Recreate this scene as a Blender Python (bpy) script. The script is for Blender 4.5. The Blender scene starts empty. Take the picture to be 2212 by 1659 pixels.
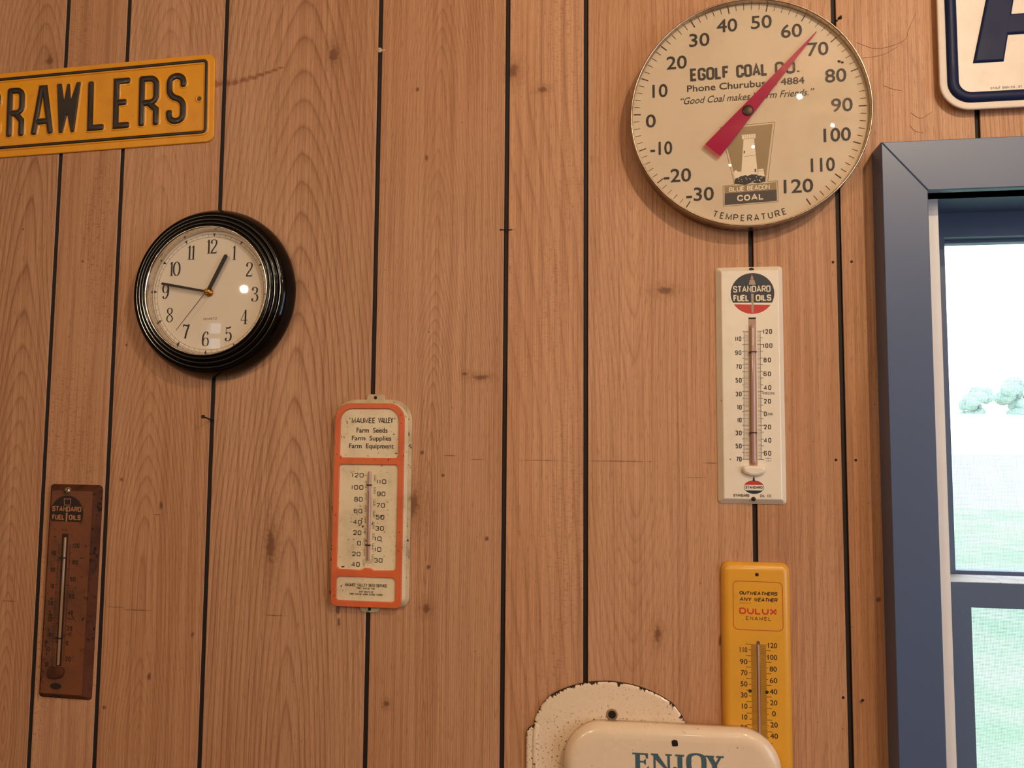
import bpy, bmesh, math, random
from mathutils import Vector, Matrix
random.seed(7)
sc = bpy.context.scene
COL = sc.collection
PI = math.pi

# ------------------------------------------------------------------ camera
PITCH, YAW, ROLL = 0.0736793, 0.1460735, 0.0079526
cp, sp, cy, sy = math.cos(PITCH), math.sin(PITCH), math.cos(YAW), math.sin(YAW)
fwd = Vector((-sy * cp, cy * cp, sp)); rgt = Vector((cy, sy, 0)); upv = rgt.cross(fwd)
cr, sr = math.cos(ROLL), math.sin(ROLL)
r2 = rgt * cr + upv * sr; u2 = upv * cr - rgt * sr
cam_d = bpy.data.cameras.new('camera'); cam = bpy.data.objects.new('camera', cam_d); COL.objects.link(cam)
M4 = Matrix((r2, u2, -fwd)).transposed().to_4x4(); M4.translation = Vector((0, -1.0276, 1.62))
cam.matrix_world = M4
cam_d.sensor_fit = 'HORIZONTAL'; cam_d.sensor_width = 36.0; cam_d.lens = 36.0 * 1641.35 / 2212.0
cam_d.clip_start = 0.02; cam_d.clip_end = 2000
sc.camera = cam

# ------------------------------------------------------------------ world, lights, exposure
wd = bpy.data.worlds.new('overcast_sky'); sc.world = wd; wd.use_nodes = True
bg = wd.node_tree.nodes['Background']
bg.inputs[0].default_value = (0.80, 0.95, 1.12, 1); bg.inputs[1].default_value = 4.6
sc.view_settings.view_transform = 'Standard'; sc.view_settings.look = 'None'
sc.view_settings.exposure = 0.0; sc.view_settings.gamma = 1.0; sc.view_settings.use_curve_mapping = False
WARM = (1.0, 0.79, 0.55)
def bulb(name, loc, watts, r=0.021):
    l = bpy.data.lights.new(name, 'POINT'); l.energy = watts; l.color = WARM; l.shadow_soft_size = r
    o = bpy.data.objects.new(name, l); o.location = loc; COL.objects.link(o); return o
bulb('ceiling_bulb', (0.74, -1.30, 2.70), 34)
bulb('ceiling_bulb', (1.45, -2.10, 2.78), 24)
bulb('ceiling_bulb', (0.66, -3.00, 2.68), 16)
bulb('ceiling_bulb', (0.36, -3.60, 2.50), 14)
bulb('ceiling_bulb', (-1.15, -2.75, 2.72), 26)
bulb('ceiling_bulb', (-1.30, -3.35, 2.72), 18)
bulb('ceiling_bulb', (-2.35, -3.45, 2.55), 44)
def portal(name, loc, rot, sx, szz):
    l = bpy.data.lights.new(name, 'AREA'); l.shape = 'RECTANGLE'; l.size = sx; l.size_y = szz
    l.cycles.is_portal = True
    o = bpy.data.objects.new(name, l); o.location = loc; o.rotation_euler = rot; COL.objects.link(o)
portal('window_portal', (0.735, 0.18, 1.38), (-PI / 2, 0, 0), 0.75, 1.16)
portal('window_portal', (2.42, -1.85, 1.6), (0, PI / 2, 0), 1.4, 1.7)  # serves the added right-hand window
portal('window_portal', (-3.565, -5.32, 2.515), (PI / 2, 0, 0), 0.23, 0.33)

# ------------------------------------------------------------------ materials
def lin(c):
    return tuple((v / 255 / 12.92) if v / 255 <= .04045 else ((v / 255 + .055) / 1.055) ** 2.4 for v in c)
class NT:
    """tiny helper for building node graphs"""
    def __init__(s, name):
        s.m = bpy.data.materials.new(name); s.m.use_nodes = True
        s.t = s.m.node_tree; s.n = s.t.nodes; s.b = s.n['Principled BSDF']; s.out = s.n['Material Output']
    def node(s, typ, **kw):
        n = s.n.new(typ)
        for k, v in kw.items(): setattr(n, k, v)
        return n
    def put(s, sock, v):
        if isinstance(v, bpy.types.NodeSocket): s.t.links.new(v, sock)
        else:
            if hasattr(sock.default_value, '__len__') and not hasattr(v, '__len__'): v = [v] * len(sock.default_value)
            if hasattr(sock.default_value, '__len__') and len(sock.default_value) == 4 and len(v) == 3: v = (*v, 1)
            sock.default_value = v
    def math(s, op, a, b=0.0, c=None, clamp=False):
        n = s.node('ShaderNodeMath', operation=op, use_clamp=clamp); s.put(n.inputs[0], a); s.put(n.inputs[1], b)
        if c is not None: s.put(n.inputs[2], c)
        return n.outputs[0]
    def comb(s, x, y, z):
        n = s.node('ShaderNodeCombineXYZ')
        for i, v in enumerate((x, y, z)): s.put(n.inputs[i], v)
        return n.outputs[0]
    def noise(s, vec, scale=1.0, detail=2.0, rough=.5, dist=0.0):
        n = s.node('ShaderNodeTexNoise'); s.put(n.inputs['Vector'], vec); n.inputs['Scale'].default_value = scale
        n.inputs['Detail'].default_value = detail; n.inputs['Roughness'].default_value = rough; n.inputs['Distortion'].default_value = dist
        return n.outputs[0]
    def ss(s, v, a, b, x=0.0, y=1.0):
        n = s.node('ShaderNodeMapRange', interpolation_type='SMOOTHSTEP'); s.put(n.inputs[0], v)
        n.inputs[1].default_value = a; n.inputs[2].default_value = b; n.inputs[3].default_value = x; n.inputs[4].default_value = y
        return n.outputs[0]
    def mix(s, f, a, b, bt='MIX'):
        n = s.node('ShaderNodeMix', data_type='RGBA', blend_type=bt); s.put(n.inputs[0], f); s.put(n.inputs[6], a); s.put(n.inputs[7], b)
        return n.outputs[2]
    def obj(s): return s.node('ShaderNodeTexCoord').outputs['Object']
    def bump(s, h, dist=.001, strength=1.0):
        n = s.node('ShaderNodeBump'); n.inputs['Distance'].default_value = dist; n.inputs['Strength'].default_value = strength
        s.put(n.inputs['Height'], h); s.put(s.b.inputs['Normal'], n.outputs[0])
def mat(name, c, rough=.5, metal=0.0, spec=.5, coat=0.0, emit=None):
    t = NT(name); t.put(t.b.inputs['Base Color'], lin(c)); t.b.inputs['Roughness'].default_value = rough
    t.b.inputs['Metallic'].default_value = metal; t.b.inputs['Specular IOR Level'].default_value = spec
    t.b.inputs['Coat Weight'].default_value = coat; t.b.inputs['Coat Roughness'].default_value = .12
    return t.m
def aged(name, c, c2, rough=.4, stain=.5, specks=(60, 30, 18), sp_scale=260, sp_thr=.70, spec=.5, coat=0.0, metal=0.0, fine=0.3):
    """old painted or enamelled tin: mottled tone, brown stains, small chips"""
    t = NT(name); P = t.obj()
    n1 = t.noise(P, 14, 4, .6); n2 = t.noise(P, 55, 3, .6); n3 = t.noise(P, sp_scale, 2, .5); n4 = t.noise(P, 900, 2, .5)
    n5 = t.noise(P, 9, 2, .5)
    col = t.mix(t.math('MULTIPLY', t.ss(n1, .42, .72), stain), lin(c), lin(c2))
    col = t.mix(t.math('MULTIPLY', t.ss(n2, .60, .78), stain * .7), col, lin(c2))
    col = t.mix(t.math('MULTIPLY', t.ss(n4, .35, .75), fine * .25), col, lin(c2))
    sp_ = t.math('MULTIPLY', t.ss(n3, sp_thr, sp_thr + .05), t.ss(n5, .38, .6))
    col = t.mix(sp_, col, lin(specks))
    t.put(t.b.inputs['Base Color'], col); t.put(t.b.inputs['Roughness'], t.ss(n1, .3, .7, rough - .06, rough + .12))
    t.b.inputs['Specular IOR Level'].default_value = spec; t.b.inputs['Metallic'].default_value = metal
    t.b.inputs['Coat Weight'].default_value = coat; t.b.inputs['Coat Roughness'].default_value = .1
    t.bump(t.math('ADD', t.math('MULTIPLY', n2, .5), t.math('MULTIPLY', sp_, -.4)), .0006, .35)
    return t.m
def glass(name, tint=(1, 1, 1), ior=1.5, rough=.012, extra=0.0):
    t = NT(name); t.n.remove(t.b)
    tr = t.node('ShaderNodeBsdfTransparent'); tr.inputs[0].default_value = (*tint, 1)
    gl = t.node('ShaderNodeBsdfGlossy'); gl.inputs['Roughness'].default_value = rough
    fr = t.node('ShaderNodeFresnel'); bf = t.node('ShaderNodeNewGeometry').outputs['Backfacing']
    t.put(fr.inputs[0], t.math('ADD', t.math('MULTIPLY', bf, 1 / ior - ior), ior))
    f = t.math('ADD', fr.outputs[0], extra, clamp=True)
    mx = t.node('ShaderNodeMixShader'); t.put(mx.inputs[0], f)
    t.t.links.new(tr.outputs[0], mx.inputs[1]); t.t.links.new(gl.outputs[0], mx.inputs[2]); t.t.links.new(mx.outputs[0], t.out.inputs[0])
    return t.m

# -- wood panelling: sliced-log rings per plank, fibres, pores, knots, scratches (wall metres)
KNOTS = [(-111,2111,8,5),(-153,2141,9,14),(-292,2122,3,5),(-277,2020,3,7),(-194,1706,14,4),(-217,1711,5,3),(-291,1530,14,24),
 (-246,1571,4,3),(-276,1602,4,4),(43,1369,5,12),(-184,1486,4,4),(-320,1261,5,5),(-265,1446,4,4),(-267,1390,7,8),(-665,1521,4,7),
 (-729,1558,4,5),(-884,2205,8,10),(-420,2183,9,16),(-914,1938,3,2),(-810,1885,2,3),(-731,1757,3,3),(-672,1278,4,7),(-740,1232,4,4),
 (316,1424,4,4),(292,1298,3,3),(-494,1468,8,30),(122,1364,3,10),(56,1822,14,6),(-393,1385,4,12),(-391,1366,3,9),(-608,1341,3,5)]
SCRATCH = [(-4,1593,58,1.2),(113,1592,14,1.2),(-238,1598,14,1),(-199,1593,14,1),(-113,1593,40,1),(-693,1371,30,1.4),(-729,1374,20,1),
 (-484,1372,22,1.2),(-160,1912,16,1.3),(92,1573,22,.8),(-902,1376,16,1.2),(-670,1508,10,1.2)]
STREAK = [(-604,2150,16,7.5),(-588,2150,16,7.5),(-574,2151,14,7),(-560,2153,14,6),(-546,2156,13,5.2),(-534,2159,12,4.4),(-522,2162,11,3.6),(-512,2165,10,3),(-502,2168,9,2.2)]
def wood_mat(name):
    t = NT(name); P = t.obj()
    sx = t.node('ShaderNodeSeparateXYZ'); t.put(sx.inputs[0], P); X, Z = sx.outputs[0], sx.outputs[2]
    def attr(n):
        a = t.node('ShaderNodeAttribute', attribute_name=n); q = t.node('ShaderNodeSeparateXYZ'); t.put(q.inputs[0], a.outputs['Vector']); return q.outputs
    A, Bv, Cv = attr('grain_a'), attr('grain_b'), attr('grain_c')
    seed = Bv[2]; s1 = t.math('MULTIPLY', seed, 13.7)
    def nz(fx, fz, off=0.0, detail=2, rough=.5):
        return t.noise(t.comb(t.math('ADD', t.math('MULTIPLY', X, fx), s1), off, t.math('MULTIPLY', Z, fz)), 1, detail, rough)
    n1 = nz(.6, .8, 3.1); n2 = nz(1.0, 1.25, 9.3, 2); n3 = nz(22, 1.1, 5.7, 2); n3b = nz(70, 4, 1.7, 2)
    u = t.math('ADD', t.math('SUBTRACT', X, A[0]), t.math('MULTIPLY', t.math('SUBTRACT', n1, .5), .07))
    h = t.math('ADD', t.math('ADD', A[1], t.math('MULTIPLY', A[2], t.math('SUBTRACT', Z, 1.65))), t.math('MULTIPLY', t.math('SUBTRACT', n2, .5), Bv[0]))
    pw = lambda v: t.math('POWER', t.math('ABSOLUTE', v), 1.6)
    r = t.math('POWER', t.math('ADD', pw(u), pw(h)), 1 / 1.6)
    r = t.math('ADD', r, t.math('ADD', t.math('MULTIPLY', t.math('SUBTRACT', n3, .5), .0055), t.math('MULTIPLY', t.math('SUBTRACT', n3b, .5), .0012)))
    ring = t.math('FRACT', t.math('MULTIPLY', r, Bv[1]))
    cr_ = t.node('ShaderNodeValToRGB'); t.put(cr_.inputs[0], ring)
    e = cr_.color_ramp.elements; e[0].position = 0; e[0].color = (.25, .25, .25, 1); e[1].position = 1; e[1].color = (.3, .3, .3, 1)
    for p_, v in ((.10, 0), (.55, .08), (.80, .42), (.91, 1.0), (.96, .55)):
        q = e.new(p_); q.color = (v, v, v, 1)
    ringd = cr_.outputs[0]
    var = nz(9, 2.0, 7.7, 2)
    fib = nz(900, 6, 2.2, 3, .6); fib2 = nz(170, 1.0, 4.2, 2); pore = nz(1000, 60, 8.8, 1); blot = nz(5, 1.1, 6.1, 2)
    flake = nz(130, 420, 1.1, 1); flm = nz(14, 3.5, 2.9, 2)
    light, mid, dark = (.66, .385, .232), (.56, .298, .166), (.262, .114, .058)
    col = t.mix(t.ss(blot, .3, .7), mid, light)
    col = t.mix(t.math('MULTIPLY', t.math('MULTIPLY', ringd, t.ss(var, .25, .7, .36, .86)), Cv[2]), col, dark)
    col = t.mix(t.ss(fib, .38, .70, 0, .48), col, dark)
    col = t.mix(t.ss(fib2, .42, .68, 0, .34), col, light)
    col = t.mix(t.ss(fib2, .52, .30, 0, .20), col, dark)
    col = t.mix(t.ss(pore, .58, .72, 0, .42), col, dark)
    fl = t.math('MULTIPLY', t.math('MULTIPLY', t.ss(flake, .56, .68), t.ss(flm, .42, .62)), Cv[1])
    col = t.mix(t.math('MULTIPLY', fl, .45), col, dark)
    # knots, stains, hairline scratches
    wob = t.noise(P, 160, 2)
    def spots(L, soft):
        acc = None
        for (kx, kz, rx, rz) in L:
            a = t.math('DIVIDE', t.math('SUBTRACT', X, kx / 1000), rx / 1000); b = t.math('DIVIDE', t.math('SUBTRACT', Z, kz / 1000), rz / 1000)
            d = t.math('ADD', t.math('SQRT', t.math('ADD', t.math('MULTIPLY', a, a), t.math('MULTIPLY', b, b))), t.math('MULTIPLY', t.math('SUBTRACT', wob, .5), 1.2))
            v = t.ss(d, soft, 1.0, 1, 0); acc = v if acc is None else t.math('MAXIMUM', acc, v)
        return acc
    col = t.mix(t.math('MULTIPLY', spots(KNOTS, 0.35), .75), col, (.10, .04, .022))
    col = t.mix(t.math('MULTIPLY', spots([(k[0], k[1], k[2] * 3, k[3] * 3) for k in KNOTS if k[2] > 4], 0.0), .42), col, dark)
    col = t.mix(t.math('MULTIPLY', spots(SCRATCH, .3), .6), col, (.13, .055, .03))
    col = t.mix(t.math('MULTIPLY', spots(STREAK, .2), .7), col, (.22, .07, .035))
    speck = t.noise(P, 210, 1)
    col = t.mix(t.math('MULTIPLY', t.ss(speck, .765, .79), .7), col, (.09, .035, .02))
    hs = t.node('ShaderNodeHueSaturation'); hs.inputs['Saturation'].default_value = 1.07
    t.put(hs.inputs['Value'], t.math('MULTIPLY', Cv[0], .95)); t.put(hs.inputs['Color'], col)
    t.put(t.b.inputs['Base Color'], hs.outputs[0])
    t.put(t.b.inputs['Roughness'], t.ss(fib, .3, .7, .42, .56)); t.b.inputs['Specular IOR Level'].default_value = .32
    t.bump(t.math('ADD', t.math('MULTIPLY', ringd, -.35), t.math('ADD', t.math('MULTIPLY', fib, -.5), t.math('MULTIPLY', fl, -.5))), .0004, .5)
    return t.m
M = {}
M['wood'] = wood_mat('wood_panelling')
M['groove'] = mat('dark_groove', (34, 22, 17), .7)
M['ceil'] = mat('ceiling_boards', (150, 126, 100), .8)
M['floor'] = mat('floor_boards', (84, 62, 46), .6)
M['casing'] = mat('slate_trim_flare_tint', (80, 96, 128), .34, spec=.6)  # dark slate lifted and blued: the glow around the window is in the colour
M['sash'] = mat('slate_sash_flare_tint', (84, 100, 128), .4, spec=.55)  # same glow-lifted slate as the casing
M['liner'] = aged('white_window_frame', (238, 234, 230), (214, 206, 200), .5, .2, sp_thr=.80)
M['pane'] = glass('window_glass', ior=1.35)
M['lens'] = glass('clear_lens', ior=1.45)
M['black'] = mat('glossy_black_plastic', (5, 4, 3.6), .09, spec=.26)
M['ink'] = mat('black_ink', (30, 24, 20), .55)
M['ink_soft'] = mat('faded_black_ink', (52, 43, 35), .6)
M['chrome'] = mat('chrome', (215, 205, 195), .16, 1.0)
M['brass'] = mat('brass', (190, 140, 70), .3, 1.0)
M['dialwhite'] = mat('ivory_dial_paper', (226, 212, 190), .55, spec=.3)
M['steel'] = aged('tarnished_steel', (196, 180, 160), (110, 88, 70), .28, .7, (50, 36, 26), 300, .68, metal=.9)
M['dark'] = mat('dark_hole', (14, 9, 7), .8)
M['rust'] = aged('rust', (58, 30, 20), (30, 16, 12), .85, .8)
M['yellow'] = aged('yellow_sign_enamel', (232, 158, 28), (196, 122, 18), .34, .35, (70, 40, 12), 240, .74, coat=.25)
M['blackpaint'] = aged('black_sign_paint', (40, 31, 26), (64, 50, 40), .42, .4, (110, 70, 20), 300, .76, coat=.1)
M['cream'] = aged('cream_tin_paint', (232, 214, 178), (176, 150, 110), .48, .5, (66, 40, 24), 230, .66)
M['creamedge'] = aged('worn_cream_edge', (206, 184, 148), (130, 104, 76), .5, .7, (50, 30, 20), 170, .60)
M['orange'] = aged('orange_red_paint', (220, 106, 60), (172, 74, 40), .42, .5, (54, 28, 18), 230, .66)
M['whitetin'] = aged('white_tin_enamel', (240, 228, 208), (206, 184, 154), .34, .22, (96, 60, 36), 200, .74, coat=.2)
M['yellowtin'] = aged('yellow_tin_enamel', (230, 166, 54), (204, 140, 40), .32, .28, (90, 56, 16), 200, .74, coat=.25)
M['browntin'] = aged('browned_rusty_tin', (120, 70, 42), (72, 44, 30), .5, .8, (48, 27, 18), 150, .62)
M['browndark'] = aged('dark_browned_tin', (92, 52, 32), (48, 29, 20), .6, .9, (36, 20, 14), 150, .60, spec=.15)
M['porcelain'] = aged('cream_porcelain', (240, 216, 186), (214, 184, 148), .28, .3, (96, 58, 30), 330, .615, coat=.3)
M['porcelain2'] = aged('cream_porcelain_front', (240, 216, 186), (218, 190, 156), .27, .2, (110, 74, 44), 260, .72, coat=.3)
M['teal'] = mat('blue_green_letter_enamel', (74, 100, 110), .4)
M['navy'] = aged('navy_enamel', (24, 34, 70), (30, 38, 72), .34, .2, (60, 50, 50), 300, .80, spec=.14)
M['signwhite'] = aged('white_sign_enamel', (236, 222, 206), (206, 186, 164), .3, .2, (90, 60, 40), 200, .76, coat=.3)
M['redprint'] = mat('red_print', (196, 52, 44), .45)
M['crimson'] = mat('dull_red_print', (178, 40, 30), .5)
M['navyprint'] = mat('dark_blue_print', (36, 40, 54), .45)
M['khaki'] = mat('khaki_print', (150, 124, 84), .55)
M['tanline'] = mat('tan_fine_print', (140, 112, 74), .55)
M['darkgrey'] = mat('charcoal_print', (66, 56, 50), .55)
M['hatch'] = mat('brown_hatch_print', (96, 60, 14), .5)
M['brownprint'] = mat('dark_brown_print', (34, 21, 15), .6)
M['brownpale'] = mat('pale_brown_letters', (176, 116, 74), .6)
M['tubebody'] = mat('thermometer_glass_tube', (186, 150, 138), .12, spec=.8, coat=.5)
M['tubeclear'] = mat('pale_glass_tube', (158, 124, 94), .10, spec=.8, coat=.6)
M['recess'] = mat('recess_brown', (104, 74, 54), .6)
M['recessdark'] = mat('dark_recess', (44, 27, 18), .6)
M['nail'] = mat('rusty_nail', (58, 40, 32), .5, .6)
M['putty'] = mat('pale_putty', (200, 178, 148), .7)
M['debris'] = mat('dark_debris', (30, 20, 16), .8)
M['web'] = mat('dusty_cobweb', (128, 84, 60), .9)
def red_plastic():
    t = NT('translucent_red_plastic'); t.put(t.b.inputs['Base Color'], lin((168, 8, 66))); t.b.inputs['Roughness'].default_value = .3
    t.b.inputs['Alpha'].default_value = .93; t.b.inputs['Specular IOR Level'].default_value = .15; return t.m
M['pointer'] = red_plastic()
def red_clear():
    t = NT('clear_pink_plastic'); t.put(t.b.inputs['Base Color'], lin((206, 90, 80))); t.b.inputs['Roughness'].default_value = .3
    t.b.inputs['Alpha'].default_value = .38; return t.m
M['pointerclear'] = red_clear()
def screen_mat():
    t = NT('insect_screen_mesh'); t.n.remove(t.b); P = t.obj(); q = t.node('ShaderNodeSeparateXYZ'); t.put(q.inputs[0], P)
    def w(o):
        f = t.math('FRACT', t.math('MULTIPLY', o, 520.0)); return t.math('LESS_THAN', f, .11)
    g = t.math('MAXIMUM', w(q.outputs[0]), w(q.outputs[2]))
    tr = t.node('ShaderNodeBsdfTransparent'); df = t.node('ShaderNodeBsdfDiffuse'); df.inputs[0].default_value = (.55, .62, .68, 1)
    mx = t.node('ShaderNodeMixShader'); t.put(mx.inputs[0], g)
    t.t.links.new(tr.outputs[0], mx.inputs[1]); t.t.links.new(df.outputs[0], mx.inputs[2]); t.t.links.new(mx.outputs[0], t.out.inputs[0]); return t.m
M['screen'] = screen_mat()
def ground_mat(name, a, b, scale):
    t = NT(name); n = t.noise(t.obj(), scale, 4, .6); t.put(t.b.inputs['Base Color'], t.mix(t.ss(n, .35, .65), lin(a), lin(b))); t.b.inputs['Roughness'].default_value = .9
    t.b.inputs['Specular IOR Level'].default_value = .1; return t.m
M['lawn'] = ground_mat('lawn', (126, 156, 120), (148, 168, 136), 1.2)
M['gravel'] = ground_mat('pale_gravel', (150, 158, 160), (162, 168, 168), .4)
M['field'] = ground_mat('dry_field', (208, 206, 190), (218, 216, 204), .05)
M['leaf'] = ground_mat('haze_paled_leaves', (146, 174, 158), (164, 188, 172), .35)  # leaf colour paled so that bright outdoor haze is painted in
M['bark'] = mat('bark', (96, 84, 72), .9)
M['cream_print'] = mat('cream_print', (232, 214, 184), .55)
M['bezelrust'] = M['steel']

# ------------------------------------------------------------------ mesh builder, local millimetres: u right, v up, d out of the wall
class MB:
    def __init__(s): s.v = []; s.f = []; s.mi = []; s.sm = []; s.xf = None; s.k = 0
    def add(s, vs, fs, mi=0, smooth=False):
        o = len(s.v)
        for (u, v, d) in vs:
            if s.xf: u, v = s.xf(u, v)
            s.v.append((u, v, d))
        for f in fs: s.f.append(tuple(i + o for i in f)); s.mi.append(mi); s.sm.append(smooth)
    def rot(s, deg, cu=0, cv=0):
        a = math.radians(deg); c, n = math.cos(a), math.sin(a)
        s.xf = lambda u, v: (cu + u * c - v * n, cv + u * n + v * c)
    def box(s, u0, u1, v0, v1, d0, d1, mi=0):
        s.add([(u0, v0, d0), (u1, v0, d0), (u1, v1, d0), (u0, v1, d0), (u0, v0, d1), (u1, v0, d1), (u1, v1, d1), (u0, v1, d1)],
              [(0, 3, 2, 1), (4, 5, 6, 7), (0, 1, 5, 4), (1, 2, 6, 5), (2, 3, 7, 6), (3, 0, 4, 7)], mi)
    def poly(s, pts, d, mi=0):
        if area(pts) < 0: pts = pts[::-1]
        s.add([(u, v, d) for u, v in pts], [tuple(range(len(pts)))], mi)
    def loft(s, out, prof, cap=True, back=True, mi=0, smooth=False, capmi=None, ringmi=None):
        if area(out) < 0: out = out[::-1]
        n = len(out); nr = normals(out); vs = []; fs = []; ms = []
        for ins, d in prof: vs += [(p[0] - q[0] * ins, p[1] - q[1] * ins, d) for p, q in zip(out, nr)]
        for k in range(len(prof) - 1):
            rm = mi if not ringmi else ringmi.get(k, mi)
            for i in range(n):
                j = (i + 1) % n; fs.append((k * n + i, k * n + j, (k + 1) * n + j, (k + 1) * n + i))
                ms.append(rm(i) if callable(rm) else rm)
        o = len(s.v); s.add(vs, [], 0)
        for f, m_ in zip(fs, ms): s.f.append(tuple(i + o for i in f)); s.mi.append(m_); s.sm.append(smooth)
        if cap: s.f.append(tuple(o + (len(prof) - 1) * n + i for i in range(n))); s.mi.append(mi if capmi is None else capmi); s.sm.append(False)
        if back: s.f.append(tuple(o + i for i in range(n))[::-1]); s.mi.append(mi); s.sm.append(False)
    def loft_rr(s, u0, u1, v0, v1, r, prof, n=6, mi=0, ringmi=None, smooth=False):
        rs = r if isinstance(r, (list, tuple)) else [r] * 4; loops = []
        for ins, d in prof: loops.append([(u, v, d) for u, v in rrect(u0 + ins, u1 - ins, v0 + ins, v1 - ins, [max(q - ins, .5) for q in rs], n)])
        N = len(loops[0]); o = len(s.v); s.add([p for l in loops for p in l], [])
        for k in range(len(prof) - 1):
            for i in range(N): j = (i + 1) % N; s.f.append(tuple(o + q for q in (k * N + i, k * N + j, (k + 1) * N + j, (k + 1) * N + i))); s.mi.append((ringmi or {}).get(k, mi)); s.sm.append(smooth)
        s.f.append(tuple(o + (len(prof) - 1) * N + i for i in range(N))); s.mi.append(mi); s.sm.append(False)
        s.f.append(tuple(o + i for i in range(N))[::-1]); s.mi.append(mi); s.sm.append(False)
    def lathe(s, prof, seg=96, cu=0, cv=0, mi=0, cap0=False, cap1=False, smooth=True):
        vs = []; fs = []
        for r, d in prof: vs += [(cu + r * math.cos(2 * PI * i / seg), cv + r * math.sin(2 * PI * i / seg), d) for i in range(seg)]
        for k in range(len(prof) - 1):
            for i in range(seg): j = (i + 1) % seg; fs.append((k * seg + i, k * seg + j, (k + 1) * seg + j, (k + 1) * seg + i))
        if cap0: fs.append(tuple(range(seg))[::-1])
        if cap1: fs.append(tuple((len(prof) - 1) * seg + i for i in range(seg)))
        s.add(vs, fs, mi, smooth)
    def ribbon(s, pts, w, d, closed=False, mi=0, pen=None):
        """flat printed stroke; pen=(thin,thick,power) widens it where it runs upright"""
        s.k += 1; d = d + (s.k % 40) * .004
        if len(pts) < 2: return
        n = len(pts); L = []; R = []
        for i in range(n):
            a = pts[i - 1] if (i > 0 or closed) else None; b = pts[(i + 1) % n] if (i < n - 1 or closed) else None
            p = pts[i]; t1 = unit(p[0] - a[0], p[1] - a[1]) if a else None; t2 = unit(b[0] - p[0], b[1] - p[1]) if b else None
            t1 = t1 or t2; t2 = t2 or t1
            nx, ny = -(t1[1] + t2[1]), t1[0] + t2[0]; l = math.hypot(nx, ny) or 1; nx /= l; ny /= l
            c = max(.5, abs(nx * -t1[1] + ny * t1[0]))
            ww = w
            if pen: ty = abs(unit(t1[0] + t2[0], t1[1] + t2[1])[1]); ww = pen[0] + (pen[1] - pen[0]) * ty ** pen[2]
            L.append((p[0] + nx * ww / 2 / c, p[1] + ny * ww / 2 / c, d)); R.append((p[0] - nx * ww / 2 / c, p[1] - ny * ww / 2 / c, d))
        m = n if closed else n - 1
        s.add(L + R, [(n + i, n + (i + 1) % n, (i + 1) % n, i) for i in range(m)], mi)
    def disc(s, cu, cv, r, d, mi=0, seg=24, ru=None):
        s.k += 1; d += (s.k % 40) * .004
        s.add([(cu + (ru or r) * math.cos(2 * PI * i / seg), cv + r * math.sin(2 * PI * i / seg), d) for i in range(seg)], [tuple(range(seg))], mi)
    def tube(s, pts, w, h, d0, closed=False, mi=0, seg=8):
        """embossed stroke: half-round section, rounded ends"""
        n = len(pts); vs = []; fs = []; K = seg + 1
        def ring(p, nx, ny, sc_=1.0):
            for k in range(K):
                a = PI * k / seg; vs.append((p[0] + nx * w / 2 * math.cos(a) * sc_, p[1] + ny * w / 2 * math.cos(a) * sc_, d0 + h * math.sin(a) ** .7 * sc_))
        rings = []
        for i in range(n):
            a = pts[i - 1] if (i > 0 or closed) else None; b = pts[(i + 1) % n] if (i < n - 1 or closed) else None
            p = pts[i]; t1 = unit(p[0] - a[0], p[1] - a[1]) if a else None; t2 = unit(b[0] - p[0], b[1] - p[1]) if b else None
            t1 = t1 or t2; t2 = t2 or t1; nx, ny = -(t1[1] + t2[1]), t1[0] + t2[0]; l = math.hypot(nx, ny) or 1; nx /= l; ny /= l
            c = max(.6, abs(nx * -t1[1] + ny * t1[0])); nx /= c; ny /= c
            if not closed and i == 0:
                for q in (1.0, .7, .35):
                    e = w / 2 * math.sqrt(q) * .8; ring((p[0] - t1[0] * e, p[1] - t1[1] * e), nx, ny, math.sqrt(max(.02, 1 - (q * .95) ** 1.5)))
            ring(p, nx, ny)
            if not closed and i == n - 1:
                for q in (.35, .7, 1.0):
                    e = w / 2 * math.sqrt(q) * .8; ring((p[0] + t2[0] * e, p[1] + t2[1] * e), nx, ny, math.sqrt(max(.02, 1 - (q * .95) ** 1.5)))
        m = len(vs) // K
        for i in range(m if closed else m - 1):
            j = (i + 1) % m
            for k in range(seg): fs.append((i * K + k, i * K + k + 1, j * K + k + 1, j * K + k)[::-1])
        s.add(vs, fs, mi, True)
    def rod(s, p0, p1, r0, r1, seg=10, mi=0):
        p0 = Vector(p0); p1 = Vector(p1); ax = (p1 - p0).normalized(); a = ax.orthogonal().normalized(); b = ax.cross(a); vs = []
        for p, r in ((p0, r0), (p1, r1)):
            for i in range(seg): q = p + (a * math.cos(2 * PI * i / seg) + b * math.sin(2 * PI * i / seg)) * r; vs.append(tuple(q))
        s.add(vs, [(i, (i + 1) % seg, seg + (i + 1) % seg, seg + i) for i in range(seg)] + [tuple(range(seg))[::-1], tuple(range(seg, 2 * seg))], mi, False)
    def capsule(s, u, v0, v1, r, d, mi=0, seg=14):
        """upright glass tube with rounded ends"""
        vs = []; fs = []; prof = []
        for k in range(5): a = PI / 2 * k / 4; prof.append((r * math.sin(a), v0 - r * math.cos(a) + r))
        for k in range(5): a = PI / 2 * k / 4; prof.append((r * math.cos(a), v1 - r + r * math.sin(a)))
        for rr, vv in prof:
            for i in range(seg): a = 2 * PI * i / seg; vs.append((u + max(rr, .01) * math.cos(a), vv, d - max(rr, .01) * math.sin(a)))
        for k in range(len(prof) - 1):
            for i in range(seg): j = (i + 1) % seg; fs.append((k * seg + i, k * seg + j, (k + 1) * seg + j, (k + 1) * seg + i))
        s.add(vs, fs, mi, True)
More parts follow.
